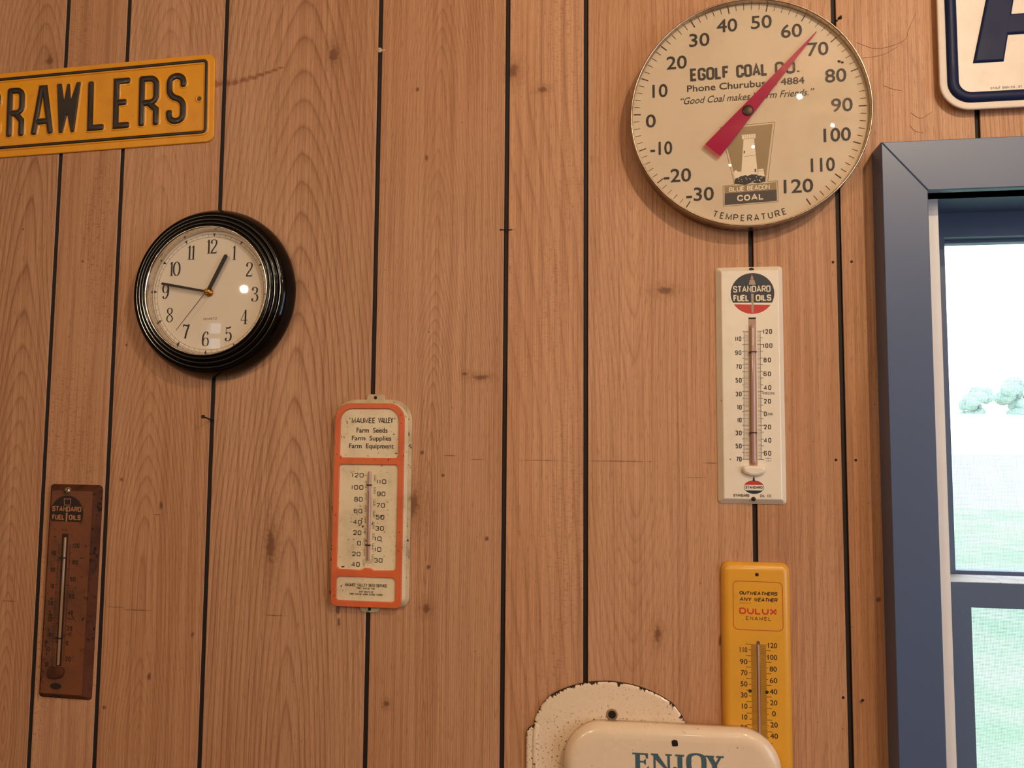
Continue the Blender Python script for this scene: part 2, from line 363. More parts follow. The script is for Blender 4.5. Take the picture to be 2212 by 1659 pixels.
    def build(s, name, mats, parent=None, world=False):
        me = bpy.data.meshes.new(name); k = 1.0 if world else .001
        me.from_pydata([(u * k, -d * k, v * k) for u, v, d in s.v] if not world else s.v, [], s.f)
        for m_ in (mats if isinstance(mats, (list, tuple)) else [mats]): me.materials.append(m_)
        for p_, a, b in zip(me.polygons, s.mi, s.sm): p_.material_index = a; p_.use_smooth = b
        me.update(); o = bpy.data.objects.new(name, me); COL.objects.link(o)
        if parent: o.parent = parent
        return o
def unit(x, y): l = math.hypot(x, y) or 1; return (x / l, y / l)
def area(p): return sum(p[i][0] * p[(i + 1) % len(p)][1] - p[(i + 1) % len(p)][0] * p[i][1] for i in range(len(p))) / 2
def normals(p):
    n = len(p); r = []
    for i in range(n):
        a = unit(p[i][0] - p[i - 1][0], p[i][1] - p[i - 1][1]); b = unit(p[(i + 1) % n][0] - p[i][0], p[(i + 1) % n][1] - p[i][1])
        x, y = a[1] + b[1], -a[0] - b[0]; x, y = unit(x, y); c = max(.5, x * a[1] - y * a[0]); r.append((x / c, y / c))
    return r
def fillet(pts, R, closed=False, steps=6):
    n = len(pts); o = []
    for i, p in enumerate(pts):
        if not closed and i in (0, n - 1): o.append(p); continue
        a, b = pts[i - 1], pts[(i + 1) % n]; la = math.hypot(a[0] - p[0], a[1] - p[1]); lb = math.hypot(b[0] - p[0], b[1] - p[1])
        fa = 1.0 if (not closed and i == 1) else .5; fb = 1.0 if (not closed and i == n - 2) else .5
        r = min(R, la * fa, lb * fb); q0 = (p[0] + (a[0] - p[0]) * r / la, p[1] + (a[1] - p[1]) * r / la); q1 = (p[0] + (b[0] - p[0]) * r / lb, p[1] + (b[1] - p[1]) * r / lb)
        for k in range(steps + 1):
            t = k / steps; w0, w1, w2 = (1 - t) ** 2, 2 * t * (1 - t) * .86, t * t; ws = w0 + w1 + w2
            o.append(((q0[0] * w0 + p[0] * w1 + q1[0] * w2) / ws, (q0[1] * w0 + p[1] * w1 + q1[1] * w2) / ws))
    e = [o[0]]
    for p in o[1:]:
        if math.hypot(p[0] - e[-1][0], p[1] - e[-1][1]) > 1e-4: e.append(p)
    if closed and math.hypot(e[0][0] - e[-1][0], e[0][1] - e[-1][1]) < 1e-4: e.pop()
    return e
def rrect(u0, u1, v0, v1, r, n=7):
    o = []; rs = r if isinstance(r, (list, tuple)) else [r] * 4     # BL BR TR TL
    for (cu, cv, a0, q) in ((u0, v0, 180, rs[0]), (u1, v0, 270, rs[1]), (u1, v1, 0, rs[2]), (u0, v1, 90, rs[3])):
        x = cu + q * (1 if cu == u0 else -1); y = cv + q * (1 if cv == v0 else -1)
        for k in range(n + 1): a = math.radians(a0 + 90 * k / n); o.append((x + q * math.cos(a), y + q * math.sin(a)))
    return o
def circ(cu, cv, r, n=48): return [(cu + r * math.cos(2 * PI * i / n), cv + r * math.sin(2 * PI * i / n)) for i in range(n)]
def spline(pts, n=8, closed=False):
    P = pts if closed else [pts[0]] + list(pts) + [pts[-1]]; o = []; m = len(P)
    rng = range(m) if closed else range(1, m - 2)
    for i in rng:
        p0, p1, p2, p3 = (P[(i + j - 1) % m] for j in range(4))
        for k in range(n):
            t = k / n; o.append(tuple(.5 * (2 * p1[q] + (p2[q] - p0[q]) * t + (2 * p0[q] - 5 * p1[q] + 4 * p2[q] - p3[q]) * t * t + (3 * p1[q] - p0[q] - 3 * p2[q] + p3[q]) * t ** 3) for q in (0, 1)))
    if not closed: o.append(pts[-1])
    return o

# -- drawn lettering -------------------------------------------------------
G = {  # (kind, points): r = rounded bends, s = sharp, c = closed rounded
'0': (.62, [('c', [(0,0),(1,0),(1,1),(0,1)])]), '1': (.10, [('s', [(.5,0),(.5,1)])]),
'2': (.6, [('r', [(0,.72),(0,1),(1,1),(1,.58),(0.02,0)]), ('s', [(0,0),(1,0)])]),
'3': (.6, [('r', [(0,.8),(0,1),(.97,1),(.97,.53),(.35,.53)]), ('r', [(.35,.53),(1,.53),(1,0),(0,0),(0,.2)])]),
'4': (.66, [('s', [(.76,0),(.76,1),(0,.27),(1,.27)])]),
'5': (.6, [('s', [(.95,1),(.06,1),(.03,.52)]), ('r', [(.03,.56),(1,.62),(1,0),(0,0),(0,.2)])]),
'6': (.62, [('c', [(0,0),(1,0),(1,.58),(0,.58)]), ('r', [(0,.3),(0,1),(1,1),(1,.82)])]),
'7': (.58, [('s', [(0,1),(1,1),(.3,0)])]),
'8': (.62, [('c', [(.05,.53),(.95,.53),(.95,1),(.05,1)]), ('c', [(0,0),(1,0),(1,.53),(0,.53)])]),
'9': (.62, [('c', [(0,.42),(1,.42),(1,1),(0,1)]), ('r', [(1,.7),(1,0),(0,0),(0,.18)])]),
'-': (.5, [('s', [(0,.5),(1,.5)])]), '.': (.06, [('s', [(.5,0),(.5,.12)])]), ',': (.06, [('s', [(.6,.1),(.3,-.14)])]), "'": (.06, [('s', [(.5,1),(.4,.75)])]),
'"': (.3, [('s', [(.2,1),(.15,.74)]), ('s', [(.8,1),(.75,.74)])]), ' ': (.34, []),
'A': (.72, [('s', [(0,0),(.5,1),(1,0)]), ('s', [(.2,.3),(.8,.3)])]),
'B': (.6, [('r', [(0,1),(.93,1),(.93,.53),(0,.53)]), ('r', [(0,.53),(1,.53),(1,0),(0,0)]), ('s', [(0,0),(0,1)])]),
'C': (.62, [('r', [(1,.7),(1,1),(0,1),(0,0),(1,0),(1,.3)])]),
'D': (.64, [('r', [(0,1),(1,1),(1,0),(0,0)]), ('s', [(0,0),(0,1)])]),
'E': (.54, [('s', [(1,1),(0,1),(0,0),(1,0)]), ('s', [(0,.52),(.86,.52)])]), 'F': (.52, [('s', [(1,1),(0,1),(0,0)]), ('s', [(0,.52),(.86,.52)])]),
'G': (.64, [('r', [(1,.72),(1,1),(0,1),(0,0),(1,0),(1,.47),(.55,.47)])]), 'H': (.62, [('s', [(0,0),(0,1)]), ('s', [(1,0),(1,1)]), ('s', [(0,.52),(1,.52)])]),
'I': (.08, [('s', [(.5,0),(.5,1)])]), 'J': (.5, [('r', [(1,1),(1,0),(0,0),(0,.3)])]), 'K': (.64, [('s', [(0,0),(0,1)]), ('s', [(1,1),(.05,.42)]), ('s', [(.3,.58),(1,0)])]),
'L': (.52, [('s', [(0,1),(0,0),(1,0)])]), 'M': (.78, [('s', [(0,0),(0,1),(.5,.12),(1,1),(1,0)])]), 'N': (.64, [('s', [(0,0),(0,1),(1,0),(1,1)])]),
'O': (.66, [('c', [(0,0),(1,0),(1,1),(0,1)])]), 'P': (.6, [('r', [(0,1),(1,1),(1,.46),(0,.46)]), ('s', [(0,0),(0,1)])]),
'Q': (.68, [('c', [(0,0),(1,0),(1,1),(0,1)]), ('s', [(.6,.25),(1.02,-.06)])]),
'R': (.62, [('r', [(0,1),(1,1),(1,.48),(0,.48)]), ('s', [(0,0),(0,1)]), ('s', [(.5,.48),(1.02,0)])]),
'S': (.6, [('r', [(1,.76),(1,1),(0,1),(0,.54),(1,.48),(1,0),(0,0),(0,.24)])]), 'T': (.6, [('s', [(0,1),(1,1)]), ('s', [(.5,0),(.5,1)])]),
'U': (.62, [('r', [(0,1),(0,0),(1,0),(1,1)])]), 'V': (.68, [('s', [(0,1),(.5,0),(1,1)])]), 'W': (.92, [('s', [(0,1),(.26,0),(.5,.9),(.74,0),(1,1)])]),
'X': (.66, [('s', [(0,1),(1,0)]), ('s', [(0,0),(1,1)])]), 'Y': (.66, [('s', [(0,1),(.5,.45),(1,1)]), ('s', [(.5,.45),(.5,0)])]), 'Z': (.6, [('s', [(0,1),(1,1),(0,0),(1,0)])]),
}
def stext(b, s, u0, u1, v0, h, wt, d, mi=0, shear=0.0, rad=.5, gap=.26, tilt=0.0):
    """monoline lettering fitted to u0..u1, base v0, height h, stroke wt (millimetres)"""
    tot = sum(G[c][0] for c in s) + gap * (len(s) - 1); W = (u1 - u0 - wt); kx = W / max(tot, .01); x = u0 + wt / 2
    if len(s) == 1 and s == '1': kx = h * .6
    hh = h - wt; ta = math.tan(math.radians(tilt))
    for c in s:
        gw = G[c][0] * kx
        for kind, P in G[c][1]:
            pts = []
            for px, py in P:
                U = x + px * gw; V = v0 + wt / 2 + py * hh; pts.append((U + (V - v0) * shear, V + (U - u0) * ta))
            if kind in 'rc': pts = fillet(pts, rad * max(gw, .3 * hh), kind == 'c')
            b.ribbon(pts, wt, d, kind == 'c', mi)
        x += gw + gap * kx
_tc = {}
def loops_of(me):
    cnt = {}
    vi = {}
    for v in me.vertices: vi.setdefault((round(v.co[0], 5), round(v.co[1], 5)), v.index)
    cn = {v.index: vi[(round(v.co[0], 5), round(v.co[1], 5))] for v in me.vertices}
    for p in me.polygons:
        q = [cn[i] for i in p.vertices]
        for a, b_ in zip(q, q[1:] + q[:1]):
            if a != b_: cnt[(min(a, b_), max(a, b_))] = cnt.get((min(a, b_), max(a, b_)), 0) + 1
    adj = {}
    for (a, b_), k in cnt.items():
        if k == 1: adj.setdefault(a, []).append(b_); adj.setdefault(b_, []).append(a)
    seen = set(); out = []
    for st in adj:
        if st in seen: continue
        lp = [st]; seen.add(st); cur = st
        while True:
            nx = [n for n in adj[cur] if n not in seen]
            if not nx: break
            cur = nx[0]; seen.add(cur); lp.append(cur)
        if len(lp) > 2: out.append(lp)
    return out
def btext(b, s, u0, u1, v0, v1, d, mi=0, bold=0.0, shear=0.0, tilt=0.0):
    """lettering from the built-in face, its outline fitted to the box u0..u1, v0..v1 (v0,v1 span the glyphs' own extent)"""
    key = (s, shear)
    if key not in _tc:
        c = bpy.data.curves.new('t', 'FONT'); c.body = s; c.size = 1; c.shear = shear; c.resolution_u = 3
        o = bpy.data.objects.new('t', c); COL.objects.link(o); dg = bpy.context.evaluated_depsgraph_get(); dg.update()
        me = bpy.data.meshes.new_from_object(o.evaluated_get(dg)); _tc[key] = ([v.co[:2] for v in me.vertices], [tuple(p.vertices) for p in me.polygons], loops_of(me))
        bpy.data.objects.remove(o); bpy.data.meshes.remove(me); bpy.data.curves.remove(c)
    vs, fs, lps = _tc[key]; xs = [v[0] for v in vs]; ys = [v[1] for v in vs]; x0, x1, y0, y1 = min(xs), max(xs), min(ys), max(ys); ta = math.tan(math.radians(tilt))
    b.k += 1; dd = d + (b.k % 40) * .004; P = []
    for x, y in vs:
        U = u0 + (x - x0) / (x1 - x0) * (u1 - u0); P.append((U, v0 + (y - y0) / (y1 - y0) * (v1 - v0) + (U - u0) * ta, dd))
    fs = [f if area([P[i][:2] for i in f]) > 0 else f[::-1] for f in fs]
    b.add(P, fs, mi)
    if bold:
        for lp in lps: b.ribbon([P[i][:2] for i in lp], 2 * bold * (v1 - v0) / (y1 - y0), d, True, mi)

# ------------------------------------------------------------------ object helpers
def tag(o, label, cat, group=None, kind=None):
    if label: o['label'] = label
    if cat: o['category'] = cat
    if group: o['group'] = group
    if kind: o['kind'] = kind
    return o
def thing(name, label, cat, x, z, ccw=0.0, y=0.0, group=None):
    o = bpy.data.objects.new(name, None); COL.objects.link(o); o.location = (x / 1000, y, z / 1000); o.rotation_euler = (0, -math.radians(ccw), 0)
    o.empty_display_size = .03
    return tag(o, label, cat, group)
def wbox(name, x0, x1, y0, y1, z0, z1, m, parent=None, kind=None):
    b = MB(); b.add([(x0, y0, z0), (x1, y0, z0), (x1, y1, z0), (x0, y1, z0), (x0, y0, z1), (x1, y0, z1), (x1, y1, z1), (x0, y1, z1)],
        [(0, 3, 2, 1), (4, 5, 6, 7), (0, 1, 5, 4), (1, 2, 6, 5), (2, 3, 7, 6), (3, 0, 4, 7)])
    o = b.build(name, m, parent, world=True)
    if kind: o['kind'] = kind
    return o

# ------------------------------------------------------------------ setting: panelled wall with routed grooves
GRO = [-3.40, -3.13, -2.93, -2.66, -2.40, -2.13, -1.97, -1.72, -1.56, -1.31, -1.16, -1.00, -.8565, -.7522, -.5905, -.3492, -.1611, -.0505, .1678, .2790, .4521, .64, .80, 1.05, 1.21, 1.46, 1.62, 1.86, 2.02, 2.18]
XL, XR, ZT = -4.0, 2.3, 3.0
OX0, OX1, OZ0, OZ1 = .372, 1.098, .82, 1.948
GW = .0031        # half groove width
PLK = {  # plank index -> (xc, h0, slope, noise amp, rings per metre, seed, tint, flake, ring strength)
12: (-.895, .060, .12, .10, 220, 1.3, .93, .0, 1.0), 13: (-.70, .50, .02, .05, 60, 2.1, .97, 1.0, .5), 14: (-.690, .055, .11, .13, 215, 3.7, 1.0, .1, .8),
15: (-.462, .075, .115, .06, 150, 4.4, .95, .0, 1.0), 16: (-.262, .030, .06, .11, 330, 5.2, 1.0, .0, .85), 17: (-.21, .20, .05, .09, 105, 6.9, 1.09, .75, .65),
18: (.005, .055, -.11, .16, 190, 7.5, 1.04, .15, .6), 19: (.35, .25, .03, .06, 120, 8.2, 1.0, .2, .5), 20: (.36, .4, .02, .05, 90, 9.6, 1.02, .2, .35)}
def wall_back():
    edges = [XL] + GRO + [XR]; b = MB(); at = []
    def quad(v, mi, a):
        b.add(v, [(0, 1, 2, 3)], mi); at.append(a)
    def zs(x0, x1):
        if x1 <= OX0 + 1e-6 or x0 >= OX1 - 1e-6: return [(0, ZT)]
        return [(0, OZ0), (OZ1, ZT)]
    def strip(x0, x1, y0, y1, mi, a):
        cuts = [x0] + [c for c in (OX0, OX1) if x0 + 1e-5 < c < x1 - 1e-5] + [x1]
        for p, q in zip(cuts, cuts[1:]):
            f = lambda x: y0 + (y1 - y0) * ((x - x0) / (x1 - x0) if x1 > x0 else 0)
            for z0, z1 in zs(p, q): quad([(p, f(p), z0), (q, f(q), z0), (q, f(q), z1), (p, f(p), z1)], mi, a)
    rnd = random.Random(3)
    for i in range(len(edges) - 1):
        a = PLK.get(i)
        if not a: a = ((edges[i] + edges[i + 1]) / 2 + rnd.uniform(-.04, .04), rnd.uniform(.04, .2), rnd.uniform(-.15, .15), rnd.uniform(.06, .16), rnd.uniform(100, 250), rnd.uniform(10, 40), rnd.uniform(.93, 1.04), rnd.choice((0, 0, .6)), .8)
        x0 = edges[i] + (GW if i else 0); x1 = edges[i + 1] - (GW if i < len(edges) - 2 else 0)
        strip(x0 + .0006, x1 - .0006, 0, 0, 0, a)
        strip(x0, x0 + .0006, .0006, 0, 0, a); strip(x1 - .0006, x1, 0, .0006, 0, a)
        if i < len(edges) - 2:
            g0, g1 = edges[i + 1] - GW, edges[i + 1] + GW
            strip(g0, g0 + .0012, .0006, .0034, 1, a); strip(g0 + .0012, g1 - .0012, .0034, .0034, 1, a); strip(g1 - .0012, g1, .0034, .0006, 1, a)
    # body of the wall behind the panelling and the sides of the opening
    a = PLK[20]; D0, D1 = .0036, .16
    for (x0, x1, z0, z1) in ((XL, OX0, 0, ZT), (OX1, XR, 0, ZT), (OX0, OX1, 0, OZ0), (OX0, OX1, OZ1, ZT)):
        quad([(x1, D1, z0), (x0, D1, z0), (x0, D1, z1), (x1, D1, z1)], 1, a)
    quad([(OX0, 0, OZ0), (OX0, D1, OZ0), (OX0, D1, OZ1), (OX0, 0, OZ1)], 1, a); quad([(OX1, 0, OZ0), (OX1, 0, OZ1), (OX1, D1, OZ1), (OX1, D1, OZ0)], 1, a)
    quad([(OX0, 0, OZ0), (OX1, 0, OZ0), (OX1, D1, OZ0), (OX0, D1, OZ0)], 1, a); quad([(OX0, 0, OZ1), (OX0, D1, OZ1), (OX1, D1, OZ1), (OX1, 0, OZ1)], 1, a)
    o = b.build('wall_back', [M['wood'], M['groove']], world=True); me = o.data; o['kind'] = 'structure'
    for nm, sl in (('grain_a', slice(0, 3)), ('grain_b', slice(3, 6)), ('grain_c', slice(6, 9))):
        at_ = me.attributes.new(nm, 'FLOAT_VECTOR', 'FACE')
        flat = []
        for v in at: flat += list(v[sl])
        at_.data.foreach_set('vector', flat)
wall_back()
for x_, z_ in ((279 - 8, 1855), (279 + 15, 1855), (278 - 9, 1598), (278 + 15, 1598), (277 - 6, 1302), (277 + 17, 1300)):
    b = MB(); b.lathe([(1.7, -.2), (1.7, .3), (.8, .5)], 12, x_, z_, cap1=True); b.build('panel_nail_head', M['nail'], bpy.data.objects['wall_back'])
YF = -5.2
wbox('floor', XL - .1, XR + .1, YF - .1, .16, -.1, 0, M['floor'], kind='structure')
wbox('ceiling', XL - .1, XR + .1, YF - .1, .16, ZT, ZT + .1, M['ceil'], kind='structure')
def plain_wall(name, pieces):
    b = MB()
    for (x0, x1, y0, y1, z0, z1) in pieces:
        b.add([(x0, y0, z0), (x1, y0, z0), (x1, y1, z0), (x0, y1, z0), (x0, y0, z1), (x1, y0, z1), (x1, y1, z1), (x0, y1, z1)],
              [(0, 3, 2, 1), (4, 5, 6, 7), (0, 1, 5, 4), (1, 2, 6, 5), (2, 3, 7, 6), (3, 0, 4, 7)])
    o = b.build(name, wall_plain, world=True); o['kind'] = 'structure'
def plain_wood():
    t = NT('plain_wood_panelling'); q = t.node('ShaderNodeSeparateXYZ'); t.put(q.inputs[0], t.obj())
    n = t.noise(t.comb(t.math('MULTIPLY', q.outputs[0], 40), t.math('MULTIPLY', q.outputs[1], 40), t.math('MULTIPLY', q.outputs[2], 1.5)), 1, 3)
    g = t.math('LESS_THAN', t.math('FRACT', t.math('MULTIPLY', t.math('ADD', q.outputs[0], q.outputs[1]), 5.0)), .03)
    t.put(t.b.inputs['Base Color'], t.mix(g, t.mix(n, (.20, .10, .055), (.34, .18, .10)), (.02, .012, .01))); t.b.inputs['Roughness'].default_value = .5; return t.m
wall_plain = plain_wood()
plain_wall('wall_front', [(XL - .1, -3.68, YF - .1, YF, 0, ZT), (-3.45, XR + .1, YF - .1, YF, 0, ZT), (-3.68, -3.45, YF - .1, YF, 0, 2.35), (-3.68, -3.45, YF - .1, YF, 2.68, ZT)])
plain_wall('wall_right', [(XR, XR + .1, YF, -2.7, 0, ZT), (XR, XR + .1, -1.0, 0, 0, ZT), (XR, XR + .1, -2.7, -1.0, 0, .9), (XR, XR + .1, -2.7, -1.0, 2.3, ZT)])  # opening made for the added side window
plain_wall('wall_left', [(XL - .1, XL, YF, 0, 0, ZT)])

# ------------------------------------------------------------------ window in the panelled wall
def prism_frame(name, quads, d0, d1, m, parent):
    """mitred trim boards: each quad is one board face in wall millimetres"""
    b = MB()
    for q in quads:
        if area(q) < 0: q = q[::-1]
        b.loft(q, [(0, d0), (0, d1 - 1.6), (.4, d1 - .5), (1.3, d1)])
    return b.build(name, m, parent)
win = bpy.data.objects.new('window_1', None); COL.objects.link(win); win['kind'] = 'structure'
A0, A1, Z0, Z1 = 322.5, 1147.5, 735, 1998.5; a0, a1, z0, z1 = 376, 1094, 812, 1934
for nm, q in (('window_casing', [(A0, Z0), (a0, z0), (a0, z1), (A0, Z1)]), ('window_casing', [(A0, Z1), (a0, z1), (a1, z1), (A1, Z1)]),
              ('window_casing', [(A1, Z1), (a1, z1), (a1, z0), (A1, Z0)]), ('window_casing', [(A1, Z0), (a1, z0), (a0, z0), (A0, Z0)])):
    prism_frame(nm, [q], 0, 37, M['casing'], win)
b = MB(); b.box(a0 - 3.5, 401, 824, 1938, -20, 0); b.box(1069, a1 + 3.5, 824, 1938, -20, 0); b.box(a0, a1, 1934, 1938, 0, 26); b.box(a0, a1, 812, 824, -20, 26)
b.build('jamb_liner', M['liner'], win)
b = MB(); b.box(373, 1097, 1938, 1947, -150, 0); b.box(373, 380, 822, 1938, -150, -20); b.box(1090, 1097, 822, 1938, -150, -20); b.box(373, 1097, 821, 824, -150, -20)
b.build('window_frame', M['sash'], win)
def sash(name, x0, x1, zb, zt, sl, rb, rt, d0, d1, gd, cut=None):
    b = MB(); b.box(x0, x0 + sl, zb, zt, d0, d1); b.box(x1 - sl, x1, zb, zt, d0, d1); b.box(x0 + sl, x1 - sl, zb, zb + rb, d0, d1 - .3); b.box(x0 + sl, x1 - sl, zt - rt, zt, d0, d1 - .3)
    e = 4.5; g0, g1, h0, h1 = x0 + sl, x1 - sl, zb + rb, zt - rt; gd1 = gd + 7
    b.box(g0, g0 + e, h0, h1, d0, gd1); b.box(g1 - e, g1, h0, h1, d0, gd1); b.box(g0 + e, g1 - e, h0, h0 + e, d0, gd1); b.box(g0 + e, g1 - e, h1 - e, h1, d0, gd1)
    f = b.build(name, M['sash'], win)
    p = MB(); p.box(g0 + 1, g1 - 1, h0 + 1, h1 - 1, gd, gd + 3); p.build('window_pane', M['pane'], f)
    return f
sash('upper_sash', 380, 1090, 1404, 1938, 59, 40, 34, -112, -80, -104)
ls = sash('lower_sash', 384, 1086, 824, 1445.5, 48, 50, 31, -76, -20, -52)
b = MB(); b.box(384, 1086, 1445.5, 1446.3, -76, -21); b.build('rail_top', aged('dusty_rail_top_sky_sheen', (214, 214, 210), (150, 140, 130), .6, .6, (60, 50, 45), 200, .66), ls)  # dirt, plus the sky's pale reflection put into the colour
b = MB(); b.box(380, 1090, 824, 1938, -134, -133); b.build('insect_screen', M['screen'], win)
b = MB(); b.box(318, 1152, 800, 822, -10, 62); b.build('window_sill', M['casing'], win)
def room_window(name, c0, c1, wall, z0, z1, along_x):
    w = bpy.data.objects.new(name, None); COL.objects.link(w); w['kind'] = 'structure'; t = .05; b = MB(); p = MB(); zm = (z0 + z1) / 2
    def bx(m, q0, q1, d0, d1, za, zb):
        x0, x1, y0, y1 = (q0, q1, d0, d1) if along_x else (d0, d1, q0, q1)
        m.add([(x0, y0, za), (x1, y0, za), (x1, y1, za), (x0, y1, za), (x0, y0, zb), (x1, y0, zb), (x1, y1, zb), (x0, y1, zb)], [(0, 3, 2, 1), (4, 5, 6, 7), (0, 1, 5, 4), (1, 2, 6, 5), (2, 3, 7, 6), (3, 0, 4, 7)])
    for q in ((c0, c0 + t, z0, z1), (c1 - t, c1, z0, z1), (c0 + t, c1 - t, z0, z0 + t), (c0 + t, c1 - t, z1 - t, z1), (c0 + t, c1 - t, zm - .02, zm + .02)): bx(b, q[0], q[1], wall - .03, wall + .03, q[2], q[3])
    b.build('window_frame', M['liner'], w, world=True)
    for za, zb in ((z0 + t, zm - .02), (zm + .02, z1 - t)): bx(p, c0 + t, c1 - t, wall - .003, wall + .003, za, zb)
    p.build('window_pane', M['pane'], w, world=True)
room_window('added_side_window', -2.7, -1.0, XR + .05, .9, 2.3, False)  # unseen window added for cool side light on the panelled wall
room_window('window_2', -3.68, -3.45, YF - .05, 2.35, 2.68, True)

# ------------------------------------------------------------------ outdoors
GZ = -.35
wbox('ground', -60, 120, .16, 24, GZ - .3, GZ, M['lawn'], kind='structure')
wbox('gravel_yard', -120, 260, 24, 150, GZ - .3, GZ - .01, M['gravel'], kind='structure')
b = MB(); n = 40
vs = []
for i in range(n + 1):
    x = -200 + 700 * i / n; hh = 10.0 + .35 * math.sin(i * .9)
    vs += [(x, 149, GZ - .3), (x, 156, GZ + 1.2), (x, 225, GZ + hh), (x, 330, GZ + hh + .2)]
b.add(vs, [(i * 4 + k, (i + 1) * 4 + k, (i + 1) * 4 + k + 1, i * 4 + k + 1) for i in range(n) for k in range(3)], 0, True)
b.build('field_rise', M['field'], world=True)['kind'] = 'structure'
def tree(x, y, base, h, w, label, seed):
    rnd = random.Random(seed); t = bpy.data.objects.new('tree', None); COL.objects.link(t); t.location = (x, y, base); tag(t, label, 'tree', 'hazy trees beyond the field')
    bm = bmesh.new()
    for k in range(16):
        a = rnd.uniform(0, 2 * PI); q = rnd.random() ** .6; zz = rnd.uniform(.02, .84); rr = h * rnd.uniform(.13, .22) * (1.1 - .4 * abs(zz - .5))
        r0 = w * .5 * q * (1 - abs(zz - .45) * 1.1)
        mt = Matrix.Translation((r0 * math.cos(a), r0 * math.sin(a), zz * h)) @ Matrix.Diagonal((rr, rr, rr * .85, 1))
        bmesh.ops.create_icosphere(bm, subdivisions=3, radius=1, matrix=mt)
    for v in bm.verts: v.co += Vector((rnd.uniform(-1, 1), rnd.uniform(-1, 1), rnd.uniform(-1, 1))) * h * .018
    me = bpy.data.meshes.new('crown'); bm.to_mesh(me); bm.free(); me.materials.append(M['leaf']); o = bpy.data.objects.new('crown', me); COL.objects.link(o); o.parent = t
    b = MB(); b.rod((0, 0, -.6), (0, 0, h * .5), h * .035, h * .02); b.build('trunk', M['bark'], t, world=True)
for (x, y, h, w, l, s) in ((99.8, 232, 8.6, 7.5, 'small rounded hazy tree standing apart, leftmost through the upper pane', 3),
                           (109.6, 232, 11.2, 9.5, 'taller hazy tree right of the small rounded one through the upper pane', 5),
                           (92.9, 240, 3.0, 4.0, 'low haze-paled bush at the window edge, left of the hazy trees', 11),
                           (104.4, 247, 6.6, 6, 'low hazy tree in the dip between the small and the tall tree', 17),
                           (119.6, 236, 10.5, 9, 'hazy tree behind the upper pane, cut by the right frame edge', 23)):
    tree(x, y, GZ + 9.9, h, w, l, s)

# ------------------------------------------------------------------ yellow street sign
s = thing('street_sign', 'yellow embossed metal sign reading CRAWLERS, hanging tilted at upper left', 'sign', -605.1, 2128.6, 1.32)
UL = -470
b = MB(); b.loft(rrect(UL, 0.6, -68.4, 67.2, 12), [(0, 0), (0, 2.2), (.8, 3), (8, 3)], smooth=False); b.build('sign_plate', M['yellow'], s)
brd = fillet([(UL + 12, 56.6), (-11.5, 56.6), (-11.5, -53.6), (UL + 12, -53.6)], 6, True)
b = MB(); b.tube(brd, 10, 1.6, 2.9, True, 0, 8); b.build('border_bead', M['yellow'], s)
b = MB(); b.tube(brd, 5.4, 2.6, 2.9, True, 0, 8); b.build('border_line', M['blackpaint'], s)
b = MB(); b.lathe([(6.4, 2.9), (6.2, 3.7), (4.6, 4.0), (3.6, 3.4), (3.4, 3.0)], 28, -23.2, -1.5)
b.build('bolt_hole_rim', M['yellow'], s); b = MB(); b.disc(-23.2, -1.5, 3.5, 3.05); b.build('bolt_hole', mat('hole_tan', (96, 70, 44), .7), s)
def lw(u0, u1, v0=-33.4, v1=36.4): return lambda x, y: (u0 + (u1 - u0) * x, v0 + (v1 - v0) * y)
LET = [  # letter, left centreline, right centreline, strokes
 ('C', -392, -361, [('r', [(1, .74), (1, 1), (0, 1), (0, 0), (1, 0), (1, .26)])]),
 ('R', -340, -319, [('s', [(0, 0), (0, 1)]), ('r', [(0, 1), (1, 1), (1, .48), (0, .48)]), ('s', [(.45, .48), (1, .30), (1, 0)])]),
 ('A', -297, -269, [('s', [(0, 0), (.40, 1), (.60, 1), (1, 0)]), ('s', [(.17, .24), (.86, .24)])]),
 ('W', -254, -223, [('s', [(0, 1), (.20, 0), (.36, .5)]), ('s', [(.64, .5), (.80, 0), (1, 1)]), ('s', [(.5, .94), (.47, .55), (.30, .36)]), ('s', [(.5, .94), (.53, .55), (.70, .36)]), ('s', [(.22, .62), (.5, .6), (.78, .62)]), ('s', [(.24, .46), (.76, .46)])]),
 ('L', -201.4, -182, [('s', [(0, 1), (0, 0), (1, 0)])]),
 ('E', -158.6, -139.6, [('s', [(1, 1), (0, 1), (0, 0), (1, 0)]), ('s', [(0, .52), (.72, .52)])]),
 ('R', -116.2, -92.6, [('s', [(0, 0), (0, 1)]), ('r', [(0, 1), (1, 1), (1, .46), (0, .46)]), ('s', [(.45, .46), (1, .30), (1, 0)])]),
 ('S', -71.0, -48.4, [('r', [(1, .8), (1, 1), (0, 1), (0, .56), (1, .46), (1, 0), (0, 0), (0, .2)])])]
WO = [(.13, 0), (.30, 0), (.465, .36), (.63, 0), (.78, 0), (1, 1), (.82, 1), (.60, .66), (.55, .98), (.43, .98), (.32, .66), (.21, 1), (0, 1)]
